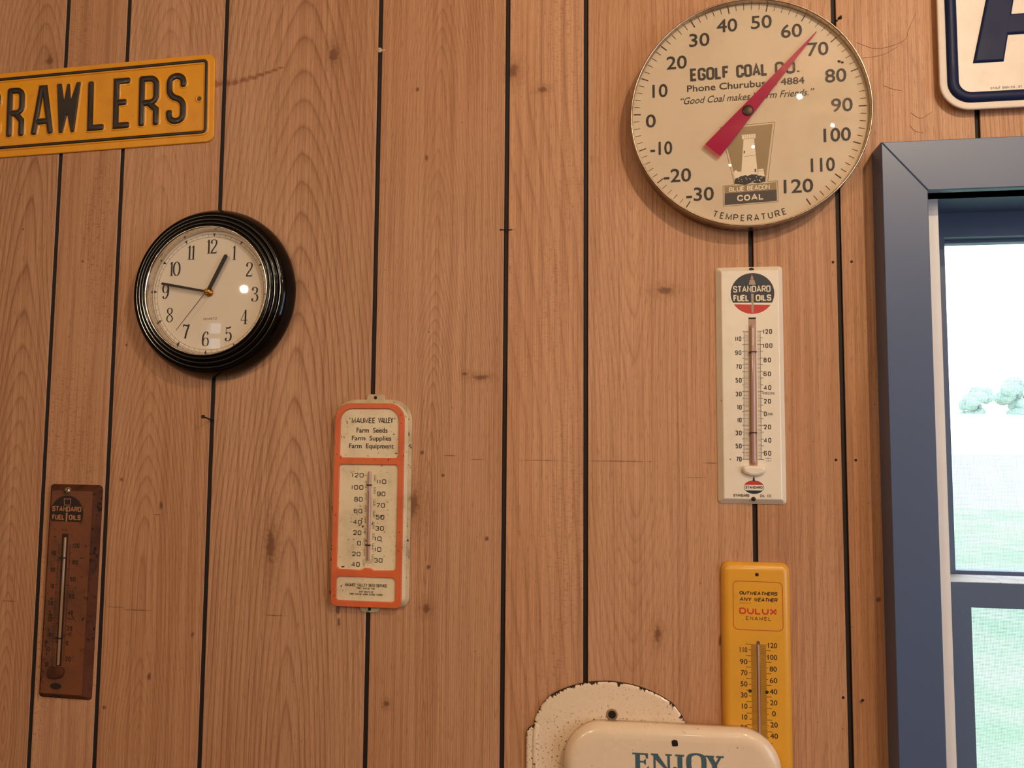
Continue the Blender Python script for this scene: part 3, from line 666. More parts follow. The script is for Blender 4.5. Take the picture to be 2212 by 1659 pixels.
for ch, u0, u1, st in LET:
    if ch == 'W':
        P = fillet([(-259.3 + 41 * x, -38 + 79.2 * y) for x, y in WO], 2.2, True, 4)
        k = MB(); k.loft(P, [(0, 2.95), (.3, 4.6), (.9, 5.7), (1.7, 6.2)], back=False, smooth=False); o = k.build('embossed_letter', M['blackpaint'], s)
        b = MB(); b.loft(P, [(-2.4, 2.95), (-1.2, 3.8), (0, 4.4), (.6, 4.45)], back=False, cap=False); b.build('letter_skirt', M['yellow'], o); continue
    b = MB(); k = MB(); f = lw(u0, u1)
    for i, (kind, P) in enumerate(st):
        p = [f(*q) for q in P]
        if kind == 'r': p = fillet(p, 11, False)
        w = 10.2 if ch not in 'W' else 8.6
        b.tube(p, w + 4.5, 1.5, 2.95 + i * .01, False); k.tube(p, w, 3.2, 2.95 + i * .012, False)
    o = k.build('embossed_letter', M['blackpaint'], s); b.build('letter_skirt', M['yellow'], o)

# ------------------------------------------------------------------ wall clock
c = thing('wall_clock', 'round wall clock with thick glossy black ringed case and ivory dial', 'clock', -588, 1829)
prof = [(117, 0), (121.5, 2), (123, 6), (123.2, 10), (122.2, 15), (120, 20), (117.6, 24.5), (115.4, 27.6), (114.6, 28.0)]
for (rc, dc, rr) in ((110.8, 28.8, 3.7), (104.2, 32.2, 3.4), (98.2, 34.6, 3.0)):
    for k in range(9):
        a = PI * k / 8; prof.append((rc + rr * math.cos(a), dc + rr * .24 * math.sin(a)))
prof += [(94.6, 35.6), (93.6, 36.2), (93.2, 35)]
b = MB(); b.lathe(prof, 128); b.build('clock_case', M['black'], c)
b = MB(); b.lathe([(93.3, 35.2), (92.6, 35.8), (91.8, 35.4), (90.6, 31), (89.0, 21.8)], 128); b.build('inner_bezel', M['chrome'], c)
b = MB(); b.disc(0, 0, 90, 21.5, 0, 96); b.build('clock_dial', M['dialwhite'], c)
b = MB(); b.rot(-2.3, -.3, -1.6); D = 21.6
b.ribbon(circ(0, 0, 86.4, 120), .5, D, True); b.ribbon(circ(0, 0, 82.2, 120), .4, D, True)
for k in range(60):
    a = 2 * PI * k / 60; sn, cs = math.sin(a), math.cos(a)
    if k % 5 == 0: b.poly([(sn * 82 , cs * 82), (sn * 87.4 + cs * 2.0, cs * 87.4 - sn * 2.0), (sn * 87.4 - cs * 2.0, cs * 87.4 + sn * 2.0)], D + .05 + k * .002)
    else: b.ribbon([(sn * 82.2, cs * 82.2), (sn * 86.4, cs * 86.4)], .35, D)
b.build('minute_track', M['ink_soft'], c)
# upright roman-style digits drawn with a broad pen
def pen_digits():
    T, t = .125, .03; P = (t, T, 1.5)
    return {
    '0': (.50, [(spline([(.25, 1), (.07, .82), (.02, .5), (.07, .18), (.25, 0), (.43, .18), (.48, .5), (.43, .82)], 8, True), P, True)], [], []),
    '1': (.26, [([(.16, .03), (.16, 1)], (T, T, 1), False), ([(.02, .83), (.16, .97)], (.04, .04, 1), False)], [(0, .30, 0, .03)], []),
    '2': (.50, [(spline([(.05, .76), (.10, .92), (.25, 1), (.42, .90), (.44, .74), (.36, .54), (.20, .32), (.04, .06)], 8), (t, T * .95, 1.4), False), ([(.03, .05), (.44, .05)], (.10, .10, 1), False), ([(.44, .03), (.485, .2)], (.03, .03, 1), False)], [], [(.10, .75, .075)]),
    '3': (.48, [(spline([(.07, .80), (.12, .95), (.24, 1), (.39, .90), (.41, .76), (.34, .60), (.18, .54)], 8), P, False), (spline([(.18, .54), (.37, .47), (.45, .28), (.40, .08), (.23, 0), (.08, .05), (.04, .18)], 8), P, False)], [], [(.10, .80, .07), (.09, .17, .075)]),
    '4': (.54, [([(.36, 0), (.36, 1)], (T, T, 1), False), ([(.36, 1), (.02, .28)], (.04, .04, 1), False), ([(.02, .28), (.52, .28)], (.04, .04, 1), False)], [(.22, .50, 0, .03)], []),
    '5': (.48, [([(.09, .97), (.07, .50)], (.04, .04, 1), False), (spline([(.07, .50), (.20, .60), (.36, .56), (.45, .34), (.38, .08), (.22, 0), (.08, .05), (.04, .18)], 8), P, False), (spline([(.08, .93), (.20, .90), (.32, .93), (.42, 1)], 6), (.10, .10, 1), False)], [], [(.09, .17, .075)]),
    '6': (.50, [(spline([(.43, .86), (.34, .98), (.22, .95), (.08, .72), (.04, .34), (.10, .06), (.25, 0)], 8), P, False), (spline([(.25, 0), (.40, .06), (.46, .28), (.40, .50), (.26, .56), (.12, .48), (.06, .30)], 8), P, False)], [], [(.41, .84, .07)]),
    '7': (.48, [(spline([(.03, .80), (.05, .95), (.20, .92), (.34, .90), (.46, .99)], 6), (.10, .07, 1), False), (spline([(.46, .99), (.36, .66), (.26, .36), (.20, .0)], 8), (.04, T * 1.1, 2.5), False)], [(.09, .29, 0, .03)], []),
    '8': (.48, [(spline([(.24, 1), (.09, .90), (.09, .70), (.24, .54), (.39, .40), (.44, .18), (.24, 0), (.04, .18), (.09, .40), (.24, .54), (.38, .68), (.39, .90)], 8, True), (.03, .10, 1.5), True)], [], []),
    '9': (.50, [(spline([(.07, .14), (.16, .02), (.28, .05), (.42, .28), (.46, .66), (.40, .94), (.25, 1)], 8), P, False), (spline([(.25, 1), (.10, .94), (.04, .72), (.10, .50), (.24, .44), (.38, .52), (.44, .70)], 8), P, False)], [], [(.09, .16, .07)])}
PD = pen_digits()
def pen_number(b, s, cu, cv, h, d, slant=0.0):
    W = sum(PD[ch][0] for ch in s) * h + .03 * h * (len(s) - 1); x = cu - W / 2; y = cv - h / 2
    for ch in s:
        w, strokes, rects, balls = PD[ch]; f = lambda p: (x + p[0] * h, y + p[1] * h)
        for pts, pen, cl in strokes: b.ribbon([f(p) for p in pts], 1, d, cl, 0, (pen[0] * h, pen[1] * h, pen[2]))
        for (r0, r1, y0_, y1_) in rects: b.ribbon([f((r0, (y0_ + y1_) / 2)), f((r1, (y0_ + y1_) / 2))], (y1_ - y0_) * h, d)
        for (bx, by, br) in balls: b.disc(*f((bx, by)), br * h * .8, d)
        x += w * h + .03 * h
NP = {12: (.2, 66.4), 1: (34.6, 56.2), 2: (58.8, 31.4), 3: (68.3, -4.6), 4: (53.6, -37.2), 5: (30.0, -61.0), 6: (-4.6, -67.6), 7: (-35.2, -56.6), 8: (-61.6, -32.6), 9: (-69.6, 1.6), 10: (-56.6, 35.2), 11: (-32.0, 58.4)}
for k, (u, v) in NP.items():
    b = MB(); pen_number(b, str(k), u, v, 20.6, D); b.build('hour_numeral', M['ink'], c)
b = MB(); btext(b, 'QUARTZ', -9.2, 12.2, -41, -37.2, D); b.build('lettering', M['ink_soft'], c)
def hand(b, p0, p1, w0, w1, d, th):
    ux, uy = unit(p1[0] - p0[0], p1[1] - p0[1]); nx, ny = -uy, ux; out = []
    L = math.hypot(p1[0] - p0[0], p1[1] - p0[1])
    out = [(p0[0] - nx * w0 / 2, p0[1] - ny * w0 / 2), (p1[0] - nx * w1 / 2, p1[1] - ny * w1 / 2)]
    for k in range(1, 6): a = -PI / 2 + PI * k / 6; out.append((p1[0] + (nx * math.sin(a) + ux * math.cos(a)) * w1 / 2, p1[1] + (ny * math.sin(a) + uy * math.cos(a)) * w1 / 2))
    out += [(p1[0] + nx * w1 / 2, p1[1] + ny * w1 / 2), (p0[0] + nx * w0 / 2, p0[1] + ny * w0 / 2)]
    b.loft(out, [(0, d), (0, d + th)])
HB = (-1.2, -.6)
b = MB(); hand(b, HB, (24.6, 50.4), 5.4, 5.8, 26, 1.0); b.build('hour_hand', M['ink'], c)
b = MB(); hand(b, HB, (-70.6, 12.4), 3.2, 3.8, 27.6, .9); b.build('minute_hand', M['ink'], c)
b = MB(); hand(b, (4, 6.6), (-45.6, -55.6), .8, .6, 29.2, .5); b.build('second_hand', M['ink'], c)
b = MB(); b.lathe([(6.2, 21.6), (6.2, 24), (4.6, 24.4), (4.6, 28.8), (3.6, 29.0)], 32, *HB, cap1=True); b.lathe([(2.6, 29), (2.6, 31), (1.8, 31.6)], 24, *HB, cap1=True); b.build('hand_boss', M['brass'], c)
b = MB(); b.lathe([(91.9, 33.2), (91.9, 34.0)], 96); b.disc(0, 0, 91.9, 34.0, 0, 96); b.build('clock_glass', M['lens'], c)

# ------------------------------------------------------------------ big dial thermometer
t_ = thing('dial_thermometer', 'large round dial thermometer with ivory face, steel rim and red pointer', 'thermometer', 163.9, 2052.4)
b = MB(); b.lathe([(146, 0), (152.6, 1), (153.6, 3), (154.2, 23.5), (154.0, 26.0), (153.0, 27.4), (151.9, 27.2), (151.3, 26.0), (150.9, 18.6)], 144); b.build('steel_rim', M['steel'], t_)
b = MB(); b.disc(0, 0, 151.4, 18.5, 0, 120); b.build('dial_face', aged('ivory_dial_enamel', (214, 192, 162), (194, 168, 134), .5, .25, (110, 70, 40), 220, .77, spec=.3), t_)
OU, OV = -.6, 1.6; FD = 18.8
b = MB(); b.rot(0, OU, OV)
for T in range(-30, 121, 2):
    a = math.radians((T - 45) * 1.974 + .8); sn, cs = math.sin(a), math.cos(a); mj = T % 10 == 0; r1 = 148.6
    while math.hypot(sn * r1 + OU, cs * r1 + OV) > 150.3: r1 -= .3
    b.ribbon([(sn * (139 if mj else 141), cs * (139 if mj else 141)), (sn * r1, cs * r1)], 1.35 if mj else .62, FD)
b.build('scale_ticks', M['ink_soft'], t_)
b = MB(); b.rot(0, OU, OV)
DN = {'50': (19.4, 122.7), '60': (57.5, 107.7), '70': (90.1, 80.7), '80': (111.6, 43.3), '90': (118.4, 3.4), '100': (111.7, -36), '110': (93.1, -75.1), '120': (62.3, -102), '40': (-25, 121.1), '30': (-61.2, 103.7), '20': (-91.2, 74.2), '10': (-113.5, 36.3), '0': (-125.9, -4.8), '-10': (-112.3, -43.1), '-20': (-91.5, -81.3), '-30': (-62.4, -107.9)}
WD = {'0': 12.6, '10': 19.5, '100': 33, '110': 29, '120': 36, '-10': 28, '-20': 35, '-30': 35}
for n_, (u, v) in DN.items():
    w = WD.get(n_, 26); btext(b, n_, u - w / 2, u + w / 2, v - 8.9, v + 8.9, FD, 0, .012, 0, .8)
b.build('scale_numerals', M['ink'], t_)
b = MB(); b.rot(1.1, OU, OV); stext(b, 'EGOLF', -72.6, -21.5, 48.4, 17.6, 3.3, FD, rad=.42, gap=.34); stext(b, 'COAL', -12.8, 27.6, 48.4, 17.6, 3.3, FD, rad=.42, gap=.34); stext(b, 'CO.', 36.5, 68, 48.4, 17.6, 3.3, FD, rad=.42, gap=.34)
btext(b, 'Phone Churubusco 4884', -77, 73, 33.9, 43, FD, 0, .012); b.build('company_lettering', M['ink_soft'], t_)
b = MB(); b.rot(1.1, OU, OV); btext(b, '“Good Coal makes Warm Friends.”', -86, 85, 17.2, 26.6, FD, 0, .002, .34); b.build('slogan_lettering', M['ink_soft'], t_)
b = MB(); b.rot(0, OU, OV)
for i, ch in enumerate('TEMPERATURE'):
    a = math.radians(-17.6 + 35.6 * i / 10); R = 142.2
    ca, sa = math.cos(a), math.sin(a); px, py = R * sa, -R * ca
    b.xf = (lambda px, py, ca, sa: (lambda u, v: (OU + px + u * ca - v * sa, OV + py + u * sa + v * ca)))(px, py, ca, sa)
    w = {'M': 7.6, 'E': 4.8}.get(ch, 6.2); stext(b, ch, -w / 2, w / 2, -3.9, 8.6, 1.15, FD)
b.build('temperature_lettering', M['ink'], t_)
# trade mark panel: lighthouse over a banner
b = MB(); b.rot(0, OU, OV)
b.ribbon([(-35.4, -18.2), (34.5, -14.7), (24.1, -94.2), (36.5, -93.8), (36.9, -121.7), (-32.6, -125.4), (-32.7, -98.2), (-17.9, -96.6)], .5, FD, True, 1)
b.poly([(-32.6, -20.6), (31.6, -17.2), (21.6, -92), (-15.6, -92.6)], FD + .02, 0)
b.poly([(-30.8, -98.6), (35, -95.6), (34.9, -105.5), (-30.6, -108.2)], FD + .03, 0)
b.poly([(-30.6, -108.2), (34.9, -105.5), (35.2, -120.4), (-31, -123.6)], FD + .04, 2)
b.poly([(-5.8, -35.7), (7.6, -35.2), (11.8, -86), (-9.6, -86)], FD + .06, 3)
b.poly([(-8, -30), (9.6, -29.4), (9.4, -35.6), (-7.6, -36)], FD + .06, 3)
b.poly([(-19.4, -79.8), (-16.4, -76.6), (-13, -79.4), (-9.4, -79), (-9.4, -88), (-18, -88)], FD + .055, 3)
b.poly([(12, -77.6), (18.6, -76.8), (20.4, -88), (12.4, -88)], FD + .055, 3)
b.ribbon([(-5.7, -60), (1, -58.8), (8.6, -59.2)], .4, FD + .07, False, 2); b.ribbon([(-5.2, -55), (-4.9, -51.6)], 1.6, FD + .07, False, 2); b.ribbon([(8.5, -81), (8.7, -76.6)], 1.9, FD + .07, False, 2)
b.ribbon([(-19.4, -79.8), (-16.4, -76.6), (-13, -79.4), (-9.6, -79)], .35, FD + .07, False, 2); b.ribbon([(12, -80), (18.8, -79.6)], .35, FD + .07, False, 2)
for k in range(5): b.ribbon([(-5 + k * 2.9, -35), (-5 + k * 2.9, -30.4)], .3, FD + .07, False, 2)
rc = random.Random(5); heap = [(-18.4, -95.6)]
for k in range(15): x = -17.6 + 38 * k / 14; heap.append((x, -84.6 - 5.5 * abs((k - 8) / 8) ** 2.2 + rc.uniform(-1, 1)))
heap += [(21.2, -94.2), (12, -96), (4, -94.6), (-4, -97.4)]
b.poly(heap, FD + .1, 4)
for k in range(16):
    x, y = rc.uniform(-14, 17), rc.uniform(-94, -87.4); a = rc.uniform(-.9, .9); q = rc.uniform(.7, 1.5); b.ribbon([(x, y), (x + math.cos(a) * q * 1.6, y + math.sin(a) * q)], .75, FD + .13, False, 3)
b.build('trade_mark_panel', [M['khaki'], M['tanline'], M['darkgrey'], M['cream_print'], M['ink']], t_)
b = MB(); b.rot(0, OU, OV); stext(b, 'BLUE', -25.3, -5.6, -106.5, 6.6, 1.2, FD + .3, rad=.4, tilt=2); stext(b, 'BEACON', -2.2, 26.5, -105.7, 6.6, 1.2, FD + .3, rad=.4, tilt=2)
stext(b, 'COAL', -15, 18.8, -119.4, 8.2, 1.7, FD + .3, tilt=2.2, gap=.32); b.build('banner_lettering', M['cream_print'], t_)
HU, HV = -1.0, 2.6
b = MB(); ax = unit(88 - -46, 103 - -50); nx, ny = -ax[1], ax[0]
tl, tr = (-47.2 - OU, -48.0), (0, 0)
bc = (-46.3, -48.4); tip = (87.4, 104.2)
b.loft([(bc[0] - nx * 12.9, bc[1] - ny * 12.9), (tip[0] - nx * .5, tip[1] - ny * .5), (tip[0] + nx * .5, tip[1] + ny * .5), (bc[0] + nx * 12.9, bc[1] + ny * 12.9)], [(0, 21.8), (0, 22.5)])
p = b.build('pointer', M['pointer'], t_)
b = MB(); e0 = (bc[0] - ax[0] * 5, bc[1] - ax[1] * 5); b.loft([(e0[0] - nx * 13.1, e0[1] - ny * 13.1), (bc[0] - nx * 12.9, bc[1] - ny * 12.9), (bc[0] + nx * 12.9, bc[1] + ny * 12.9), (e0[0] + nx * 13.1, e0[1] + ny * 13.1)], [(0, 21.8), (0, 22.5)])
b.build('pointer_end', M['pointerclear'], p)
b = MB(); b.lathe([(4, 18.6), (4, 22.4), (7.4, 22.5), (7.2, 23.2), (5.6, 23.8), (3, 24.2)], 32, HU, HV, cap1=True); b.build('pointer_hub', mat('dark_bronze', (66, 48, 34), .4, .7), t_)
b = MB(); R = 760.0; sag0 = 26.2; RR = 151.0
b.lathe([(r, sag0 + math.sqrt(R * R - r * r) - math.sqrt(R * R - RR * RR)) for r in [RR * (1 - (k / 14) ** 1.0) + .01 for k in range(15)]], 96); b.build('dial_lens', M['lens'], t_)
b = MB(); b.rod((114.0, 64.4, 19.4), (117, 63, 19.6), .9, 1.2); b.rod((118.5, 62.5, 19.4), (121, 61.6, 19.6), 1.2, .8); b.build('face_fleck', mat('reddish_fleck', (84, 40, 28), .8), t_)

# ------------------------------------------------------------------ helpers shared by tin thermometers
def nail_part(parent, u, v, d, r=2.6, m='nail', name='nail'):
    b = MB(); b.lathe([(r, d - 1), (r, d + .5), (r * .7, d + 1.2), (r * .2, d + 1.4)], 16, u, v, cap1=True); return b.build(name, M[m], parent)
def ticks(b, u_of, v0, v1, n, fn, d, wt):
    for k in range(n + 1):
        v = v0 + (v1 - v0) * k / n; a, e, w = fn(k); b.ribbon([(a, v), (e, v)], w, d)

# ------------------------------------------------------------------ farm thermometer with orange frame
m = thing('farm_thermometer', 'cream wall thermometer framed in orange-red, farm seed lettering, rusty chips', 'thermometer', -348.7, 1529.1)
base = rrect(-55.5, 57.6, -138.5, 145.8, (14, 14, 30, 30))
b = MB(); b.loft(base, [(0, 0), (0, 1.4), (.8, 2.4), (4.5, 3.4), (6.6, 8), (7.6, 9.4), (9, 9.8)], smooth=False); b.build('tin_body', [M['cream']], m)
rust_i = random.Random(9)
b = MB(); b.loft(base, [(-.3, .2), (-.3, 1.5), (.7, 2.6), (4.0, 3.6), (4.3, 3.4)], cap=False, back=False); b.build('rolled_edge', M['creamedge'], m)
b = MB(); b.loft_rr(-8.6, 18, 143, 153.6, (1, 1, 6, 6), [(0, .2), (0, 2.0), (1, 2.6)]); b.build('hanging_tab', M['creamedge'], m)
b = MB(); b.loft_rr(-12, 16, -147, -136, (6, 6, 1, 1), [(0, .2), (0, 2.0), (1, 2.6)]); b.build('hanging_tab', M['creamedge'], m)
for u_, v_ in ((4.6, 148.6), (2.4, -142.4)):
    b = MB(); b.disc(u_, v_, 2.3, 2.7); b.build('nail_hole', M['dark'], m)
def panel_frame():
    O = rrect(-49.4, 48.8, -137.2, 139.6, (7, 7, 22, 22), 8)
    c2 = bpy.data.curves.new('f', 'CURVE'); c2.dimensions = '2D'; c2.fill_mode = 'BOTH'; c2.extrude = .0012; c2.bevel_depth = .0009; c2.bevel_resolution = 3
    H = [rrect(-43.4, 43.0, 64.2, 133.8, (6, 6, 18, 18), 8), [(-43.8, -83.6), (-43.4, 53), (-40, 56.4), (40, 56.4), (43, 53), (42.6, -84), (39, -88.4), (10, -89.4), (6, -86.6), (-2, -86), (-8, -89.4), (-40, -88.6)], rrect(-43.8, 42.2, -131.0, -96.8, 6, 8)]
    for L in [O] + H:
        sp_ = c2.splines.new('POLY'); sp_.points.add(len(L) - 1)
        for q, (u, v) in zip(sp_.points, L): q.co = (u / 1000, v / 1000, 0, 1)
        sp_.use_cyclic_u = True
    o = bpy.data.objects.new('f', c2); COL.objects.link(o); dg = bpy.context.evaluated_depsgraph_get(); dg.update(); me = bpy.data.meshes.new_from_object(o.evaluated_get(dg))
    bpy.data.objects.remove(o); me.transform(Matrix(((1, 0, 0, 0), (0, 0, -1, -.0104), (0, 1, 0, 0), (0, 0, 0, 1)))); me.materials.clear(); me.materials.append(M['orange']); me.name = 'panel_frame'
    for p_ in me.polygons: p_.use_smooth = False
    o = bpy.data.objects.new('panel_frame', me); COL.objects.link(o); o.parent = m
panel_frame()
FD = 9.95
b = MB(); stext(b, 'MAUMEE', -26.6, 7.6, 112.6, 7.8, 1.15, FD, gap=.30); stext(b, 'VALLEY', 11.6, 33.2, 112.9, 7.8, 1.15, FD, gap=.2)
stext(b, '"', -30.4, -28.0, 113, 7.6, .6, FD); stext(b, '"', 34.2, 36.6, 113, 7.6, .6, FD)
def spaced(b, s, u0, u1, v0, v1, d, bold=0.0):
    btext(b, s, u0, u1, v0, v1, d, 0, bold)
spaced(b, 'Farm  Seeds', -19.1, 25.3, 99.6, 106.5, FD, .012); spaced(b, 'Farm  Supplies', -25.7, 31, 86.8, 95.2, FD, .012); spaced(b, 'Farm  Equipment', -29.5, 34.5, 76, 84.4, FD, .012)
stext(b, 'MAUMEE VALLEY SEED SERVICE', -30.9, 29.3, -110.9, 4.2, .6, FD, gap=.25); stext(b, 'FORT WAYNE, IND.', -14.2, 12.3, -114.4, 2.6, .45, FD); stext(b, 'JUST SOUTH OF', -11, 10, -118.8, 2.2, .4, FD); stext(b, 'FORT WAYNE UNION STOCK YARDS', -24.2, 22.9, -122.4, 2.5, .45, FD)
b.build('lettering', M['ink'], m)
b = MB()
for s_, u0, u1, v in (('120', -24.3, -7.6, 37.6), ('100', -24.6, -7.6, 20.8), ('80', -20.5, -8.4, 4.6), ('60', -20.6, -8.6, -11.5), ('40', -21.4, -8.8, -26.6), ('20', -21, -9, -41.2), ('0', -14.8, -9.3, -55.4), ('20', -21.8, -9.7, -70.1), ('40', -22.4, -10.4, -84.2),
                       ('110', 11.6, 25, 29.2), ('90', 11.9, 24, 12.5), ('70', 11.6, 23.7, -3.2), ('50', 11.2, 23.2, -19.3), ('30', 10.9, 22.9, -34.5), ('10', 10.6, 19.9, -48.6), ('10', 10.5, 19.9, -63.1), ('30', 9.9, 21.8, -77.9)):
    stext(b, s_, u0, u1, v, 6.2, 1.0, FD, rad=.28, gap=.34)
b.build('scale_numerals', M['ink'], m)
b = MB(); b.ribbon([(-6.4, 40.8), (-3.2, 40.8)], .6, FD)
for v in (32.2, 15.4, -.8, -16.2, -31.4, -46, -60.4, -75):
    o = -.1 * (32 - v) / 12
    for k in range(5): b.ribbon([(-5.6 + o + k * .15, v - k * 2.05), (-2.9 + o, v - k * 2.05)], .38, FD)
    b.ribbon([(-2.9 + o, v + .2), (-2.9 + o, v - 8.6)], .38, FD)
for v in (41.0, 24.0, 7.4, -8.0, -23.6, -38.2, -52.6, -67.2):
    o = -.1 * (32 - v) / 12
    for k in range(5): b.ribbon([(8.0 + o, v - k * 2.05), (10.8 + o, v - k * 2.05)], .38, FD)
    b.ribbon([(7.8 + o, v + .2), (7.8 + o, v - 8.6)], .38, FD)
b.build('scale_ticks', M['ink'], m)
b = MB(); b.capsule(1.6, -75, 46.6, 2.1, 11.6); o = b.build('glass_tube', M['tubebody'], m); b = MB(); b.box(1.1, 2.0, -74, 20, 13.5, 13.75); b.build('spirit_column', mat('faded_spirit', (150, 96, 90), .3), o)
for v in (27.6, -54.1):
    b = MB(); b.box(-1.8, 4.9, v - .9, v + .9, 11.2, 14.1); b.build('tube_clip', M['nail'], m)
b = MB(); b.box(-6, 8, -79, -73.8, 9.4, 10.4); b.build('tube_stop', M['creamedge'], m)

# ------------------------------------------------------------------ pair of fuel-oil thermometers (one browned, one white)
def oil_therm(root, hw, top, bot, body, side, dF, slope, ec=(5, 5, 5, 5)):
    b = MB(); b.loft_rr(-hw, hw, bot, top, ec, [(0, 0), (0, .9), (.5, 1.6), (slope, dF - .5), (slope + 1.2, dF)], ringmi={0: 1, 1: 1, 2: 1}); return b.build('tin_body', [body, side], root)
GRP = 'fuel oil advertising thermometers'
w_ = thing('tin_thermometer', 'white tin fuel oil thermometer hanging below the big dial thermometer', 'thermometer', 164.2, 1691.7, 0, group=GRP)
oil_therm(w_, 42.8, 159.2, -151.6, M['whitetin'], M['whitetin'], 9, 6.5)
DF = 9.05; du = 1.3      # local shift between the pixel origin and the object's own middle
b = MB(); b.rot(0, du, 0)
R_ = 27.6; cv0 = 122.3
dome = [(R_ * math.cos(a), cv0 + R_ * math.sin(a) * .98) for a in [math.radians(x) for x in range(-28, 209, 6)]]
b.poly([(1.9 + u, v) for u, v in dome], DF, 0)
cap_ = [(1.9 + R_ * math.cos(math.radians(x)), cv0 + R_ * math.sin(math.radians(x)) * .98) for x in range(211, 330, 6)]; b.poly(cap_, DF + .01, 1)
b.build('round_emblem', [M['navyprint'], M['redprint']], w_)
b = MB(); b.rot(0, du, 0)
stext(b, 'STANDARD', -22.6, 24.8, 123.9, 8.6, 1.45, DF + .3, rad=.34, gap=.3); stext(b, 'FUEL', -22.5, -2.4, 112, 8.6, 1.8, DF + .3, rad=.34, gap=.3); stext(b, 'OILS', 5.8, 25.5, 112, 8.6, 1.8, DF + .3, rad=.34, gap=.3)
b.build('emblem_lettering', M['cream_print'], w_)
b = MB(); b.rot(0, du, 0)      # torch in the middle of the emblem
b.poly([(.6, 97), (3, 97), (3.4, 122), (.2, 122)], DF + .03, 0); b.poly([(-2.6, 134), (6.2, 134), (4.6, 140), (-1.2, 140)], DF + .03, 0); b.poly([(-.6, 140.6), (1.6, 147.6), (4, 140.6)], DF + .03, 1)
b.build('emblem_torch', [mat('pale_grey_print', (168, 150, 128), .5), mat('rose_print', (196, 130, 112), .5)], w_)
b = MB(); b.rot(0, du, 0)
for s_, u0, u1, v in (('110', -20.8, -13, 59.6), ('90', -21.1, -13.2, 41.3), ('70', -20.3, -13.1, 23), ('50', -21, -13.3, 5.2), ('30', -21.2, -13.6, -12.6), ('10', -19.1, -13.8, -29.9), ('10', -19.3, -14.1, -46.5), ('30', -21.9, -14.3, -63.2), ('50', -22.1, -14.5, -80.1), ('70', -21.4, -14.8, -97),
                       ('120', 14.5, 25.8, 68.8), ('100', 14.2, 25.9, 50.2), ('80', 14.5, 23.8, 31.6), ('60', 14.2, 23.5, 13.5), ('40', 14.3, 23.6, -4.4), ('20', 14.1, 22.9, -22), ('0', 13.8, 17.3, -38.4), ('20', 13.5, 22.4, -55.3), ('40', 13.3, 22.5, -72.4), ('60', 13, 22.2, -89.1)):
    stext(b, s_, u0, u1, v, 6.1, 1.05, DF, rad=.4, gap=.55)
b.build('scale_numerals', M['ink'], w_)
b = MB(); b.rot(0, du, 0); v0, v1 = 72.3, -94.0
for k in range(96):
    v = v0 + (v1 - v0) * k / 95; T = 120 - 2 * k; o = -2.6 * k / 95; mj = T % 10 == 0
    b.ribbon([((-11.6 if mj else -9.4) + o, v), (-3.9 + o * .45, v)], .6 if mj else .36, DF); b.ribbon([(6.9 + o * .4, v), ((14.2 if mj else 10.9) + o * .4, v)], .6 if mj else .36, DF)
b.ribbon([(-9.4, v0), (-12, v1)], .4, DF); b.ribbon([(10.9, v0), (9.9, v1)], .4, DF); b.build('scale_ticks', M['ink_soft'], w_)
b = MB(); b.rot(0, du, 0); stext(b, 'FREEZING', 13.8, 27.6, -10.4, 3.3, .45, DF); b.ribbon([(11.4, -8.6), (13.6, -8.6)], .5, DF); stext(b, 'ZERO', 18.2, 24.9, -37.2, 3.2, .45, DF); stext(b, 'STANDARD', -25.8, -5.9, -142.2, 3.5, .75, DF, gap=.34); stext(b, 'OIL CO.', 7.4, 22.6, -142.2, 3.5, .6, DF, gap=.5)
stext(b, 'MADE IN', 14.6, 22.4, -93.2, 1.5, .3, DF); stext(b, 'USA', 16, 22, -96.6, 1.7, .3, DF, gap=.8); b.build('small_lettering', M['ink_soft'], w_)
b = MB(); b.rot(0, du, 0); E_ = [(12.1 * math.cos(math.radians(x)), -129.6 + 8.3 * math.sin(math.radians(x))) for x in range(0, 360, 10)]
b.poly([p_ for p_ in E_ if p_[1] > -127], DF, 0); b.poly([p_ for p_ in E_ if p_[1] < -132.6], DF, 1); b.ribbon(E_, .5, DF + .05, True, 1); stext(b, 'STANDARD', -10.6, 10.6, -131.6, 3.6, .7, DF + .06, 1, gap=.3)
b.poly([(-1.6, -122), (1.6, -122), (.8, -117.4), (0, -115.6), (-.8, -117.4)], DF + .05, 1); b.build('oval_emblem', [M['redprint'], M['navyprint']], w_)
b = MB(); b.rot(0, du, 0); b.poly([(-3.7, 90.5), (5.8, 90.5), (5.0, -102), (-5.6, -102)], DF + .02); b.poly([(-3.7, 90.5), (5.8, 90.5), (5.6, 88.6), (-3.5, 88.6)], DF + .05, 1); b.build('tube_slot', [mat('tan_slot', (178, 142, 118), .5), M['dark']], w_)
b = MB(); b.rot(-.45, du + .3, -8); b.capsule(.4, -92, 89.0, 3.1, 10.6); o = b.build('glass_tube', M['tubebody'], w_); b = MB(); b.rot(-.45, du + .3, -8); b.box(-.5, .8, 62, 84, 13.6, 13.8); b.build('tube_glint', mat('painted_glint', (224, 206, 184), .2), o)  # pale strip painted as a glint on the tube front
for u, v in ((1, 45.1), (0, -59.7)):
    b = MB(); b.rot(0, du, 0); b.box(u - 4.4, u + 4.4, v - .6, v + .6, 9, 14); b.build('tube_clip', M['nail'], w_)
b = MB(); b.rot(0, du, 0); b.loft(fillet([(-14.6, -102), (14.6, -102), (14.6, -111), (0, -117), (-14.6, -111)], 9, True), [(0, 9), (0, 12), (1, 14.2), (3.2, 15.4)]); b.build('bulb_guard', M['whitetin'], w_)
nail_part(w_, 2.8, 154.1, 6.6, 3.2); nail_part(w_, .6, -144.6, 9, 2.8)

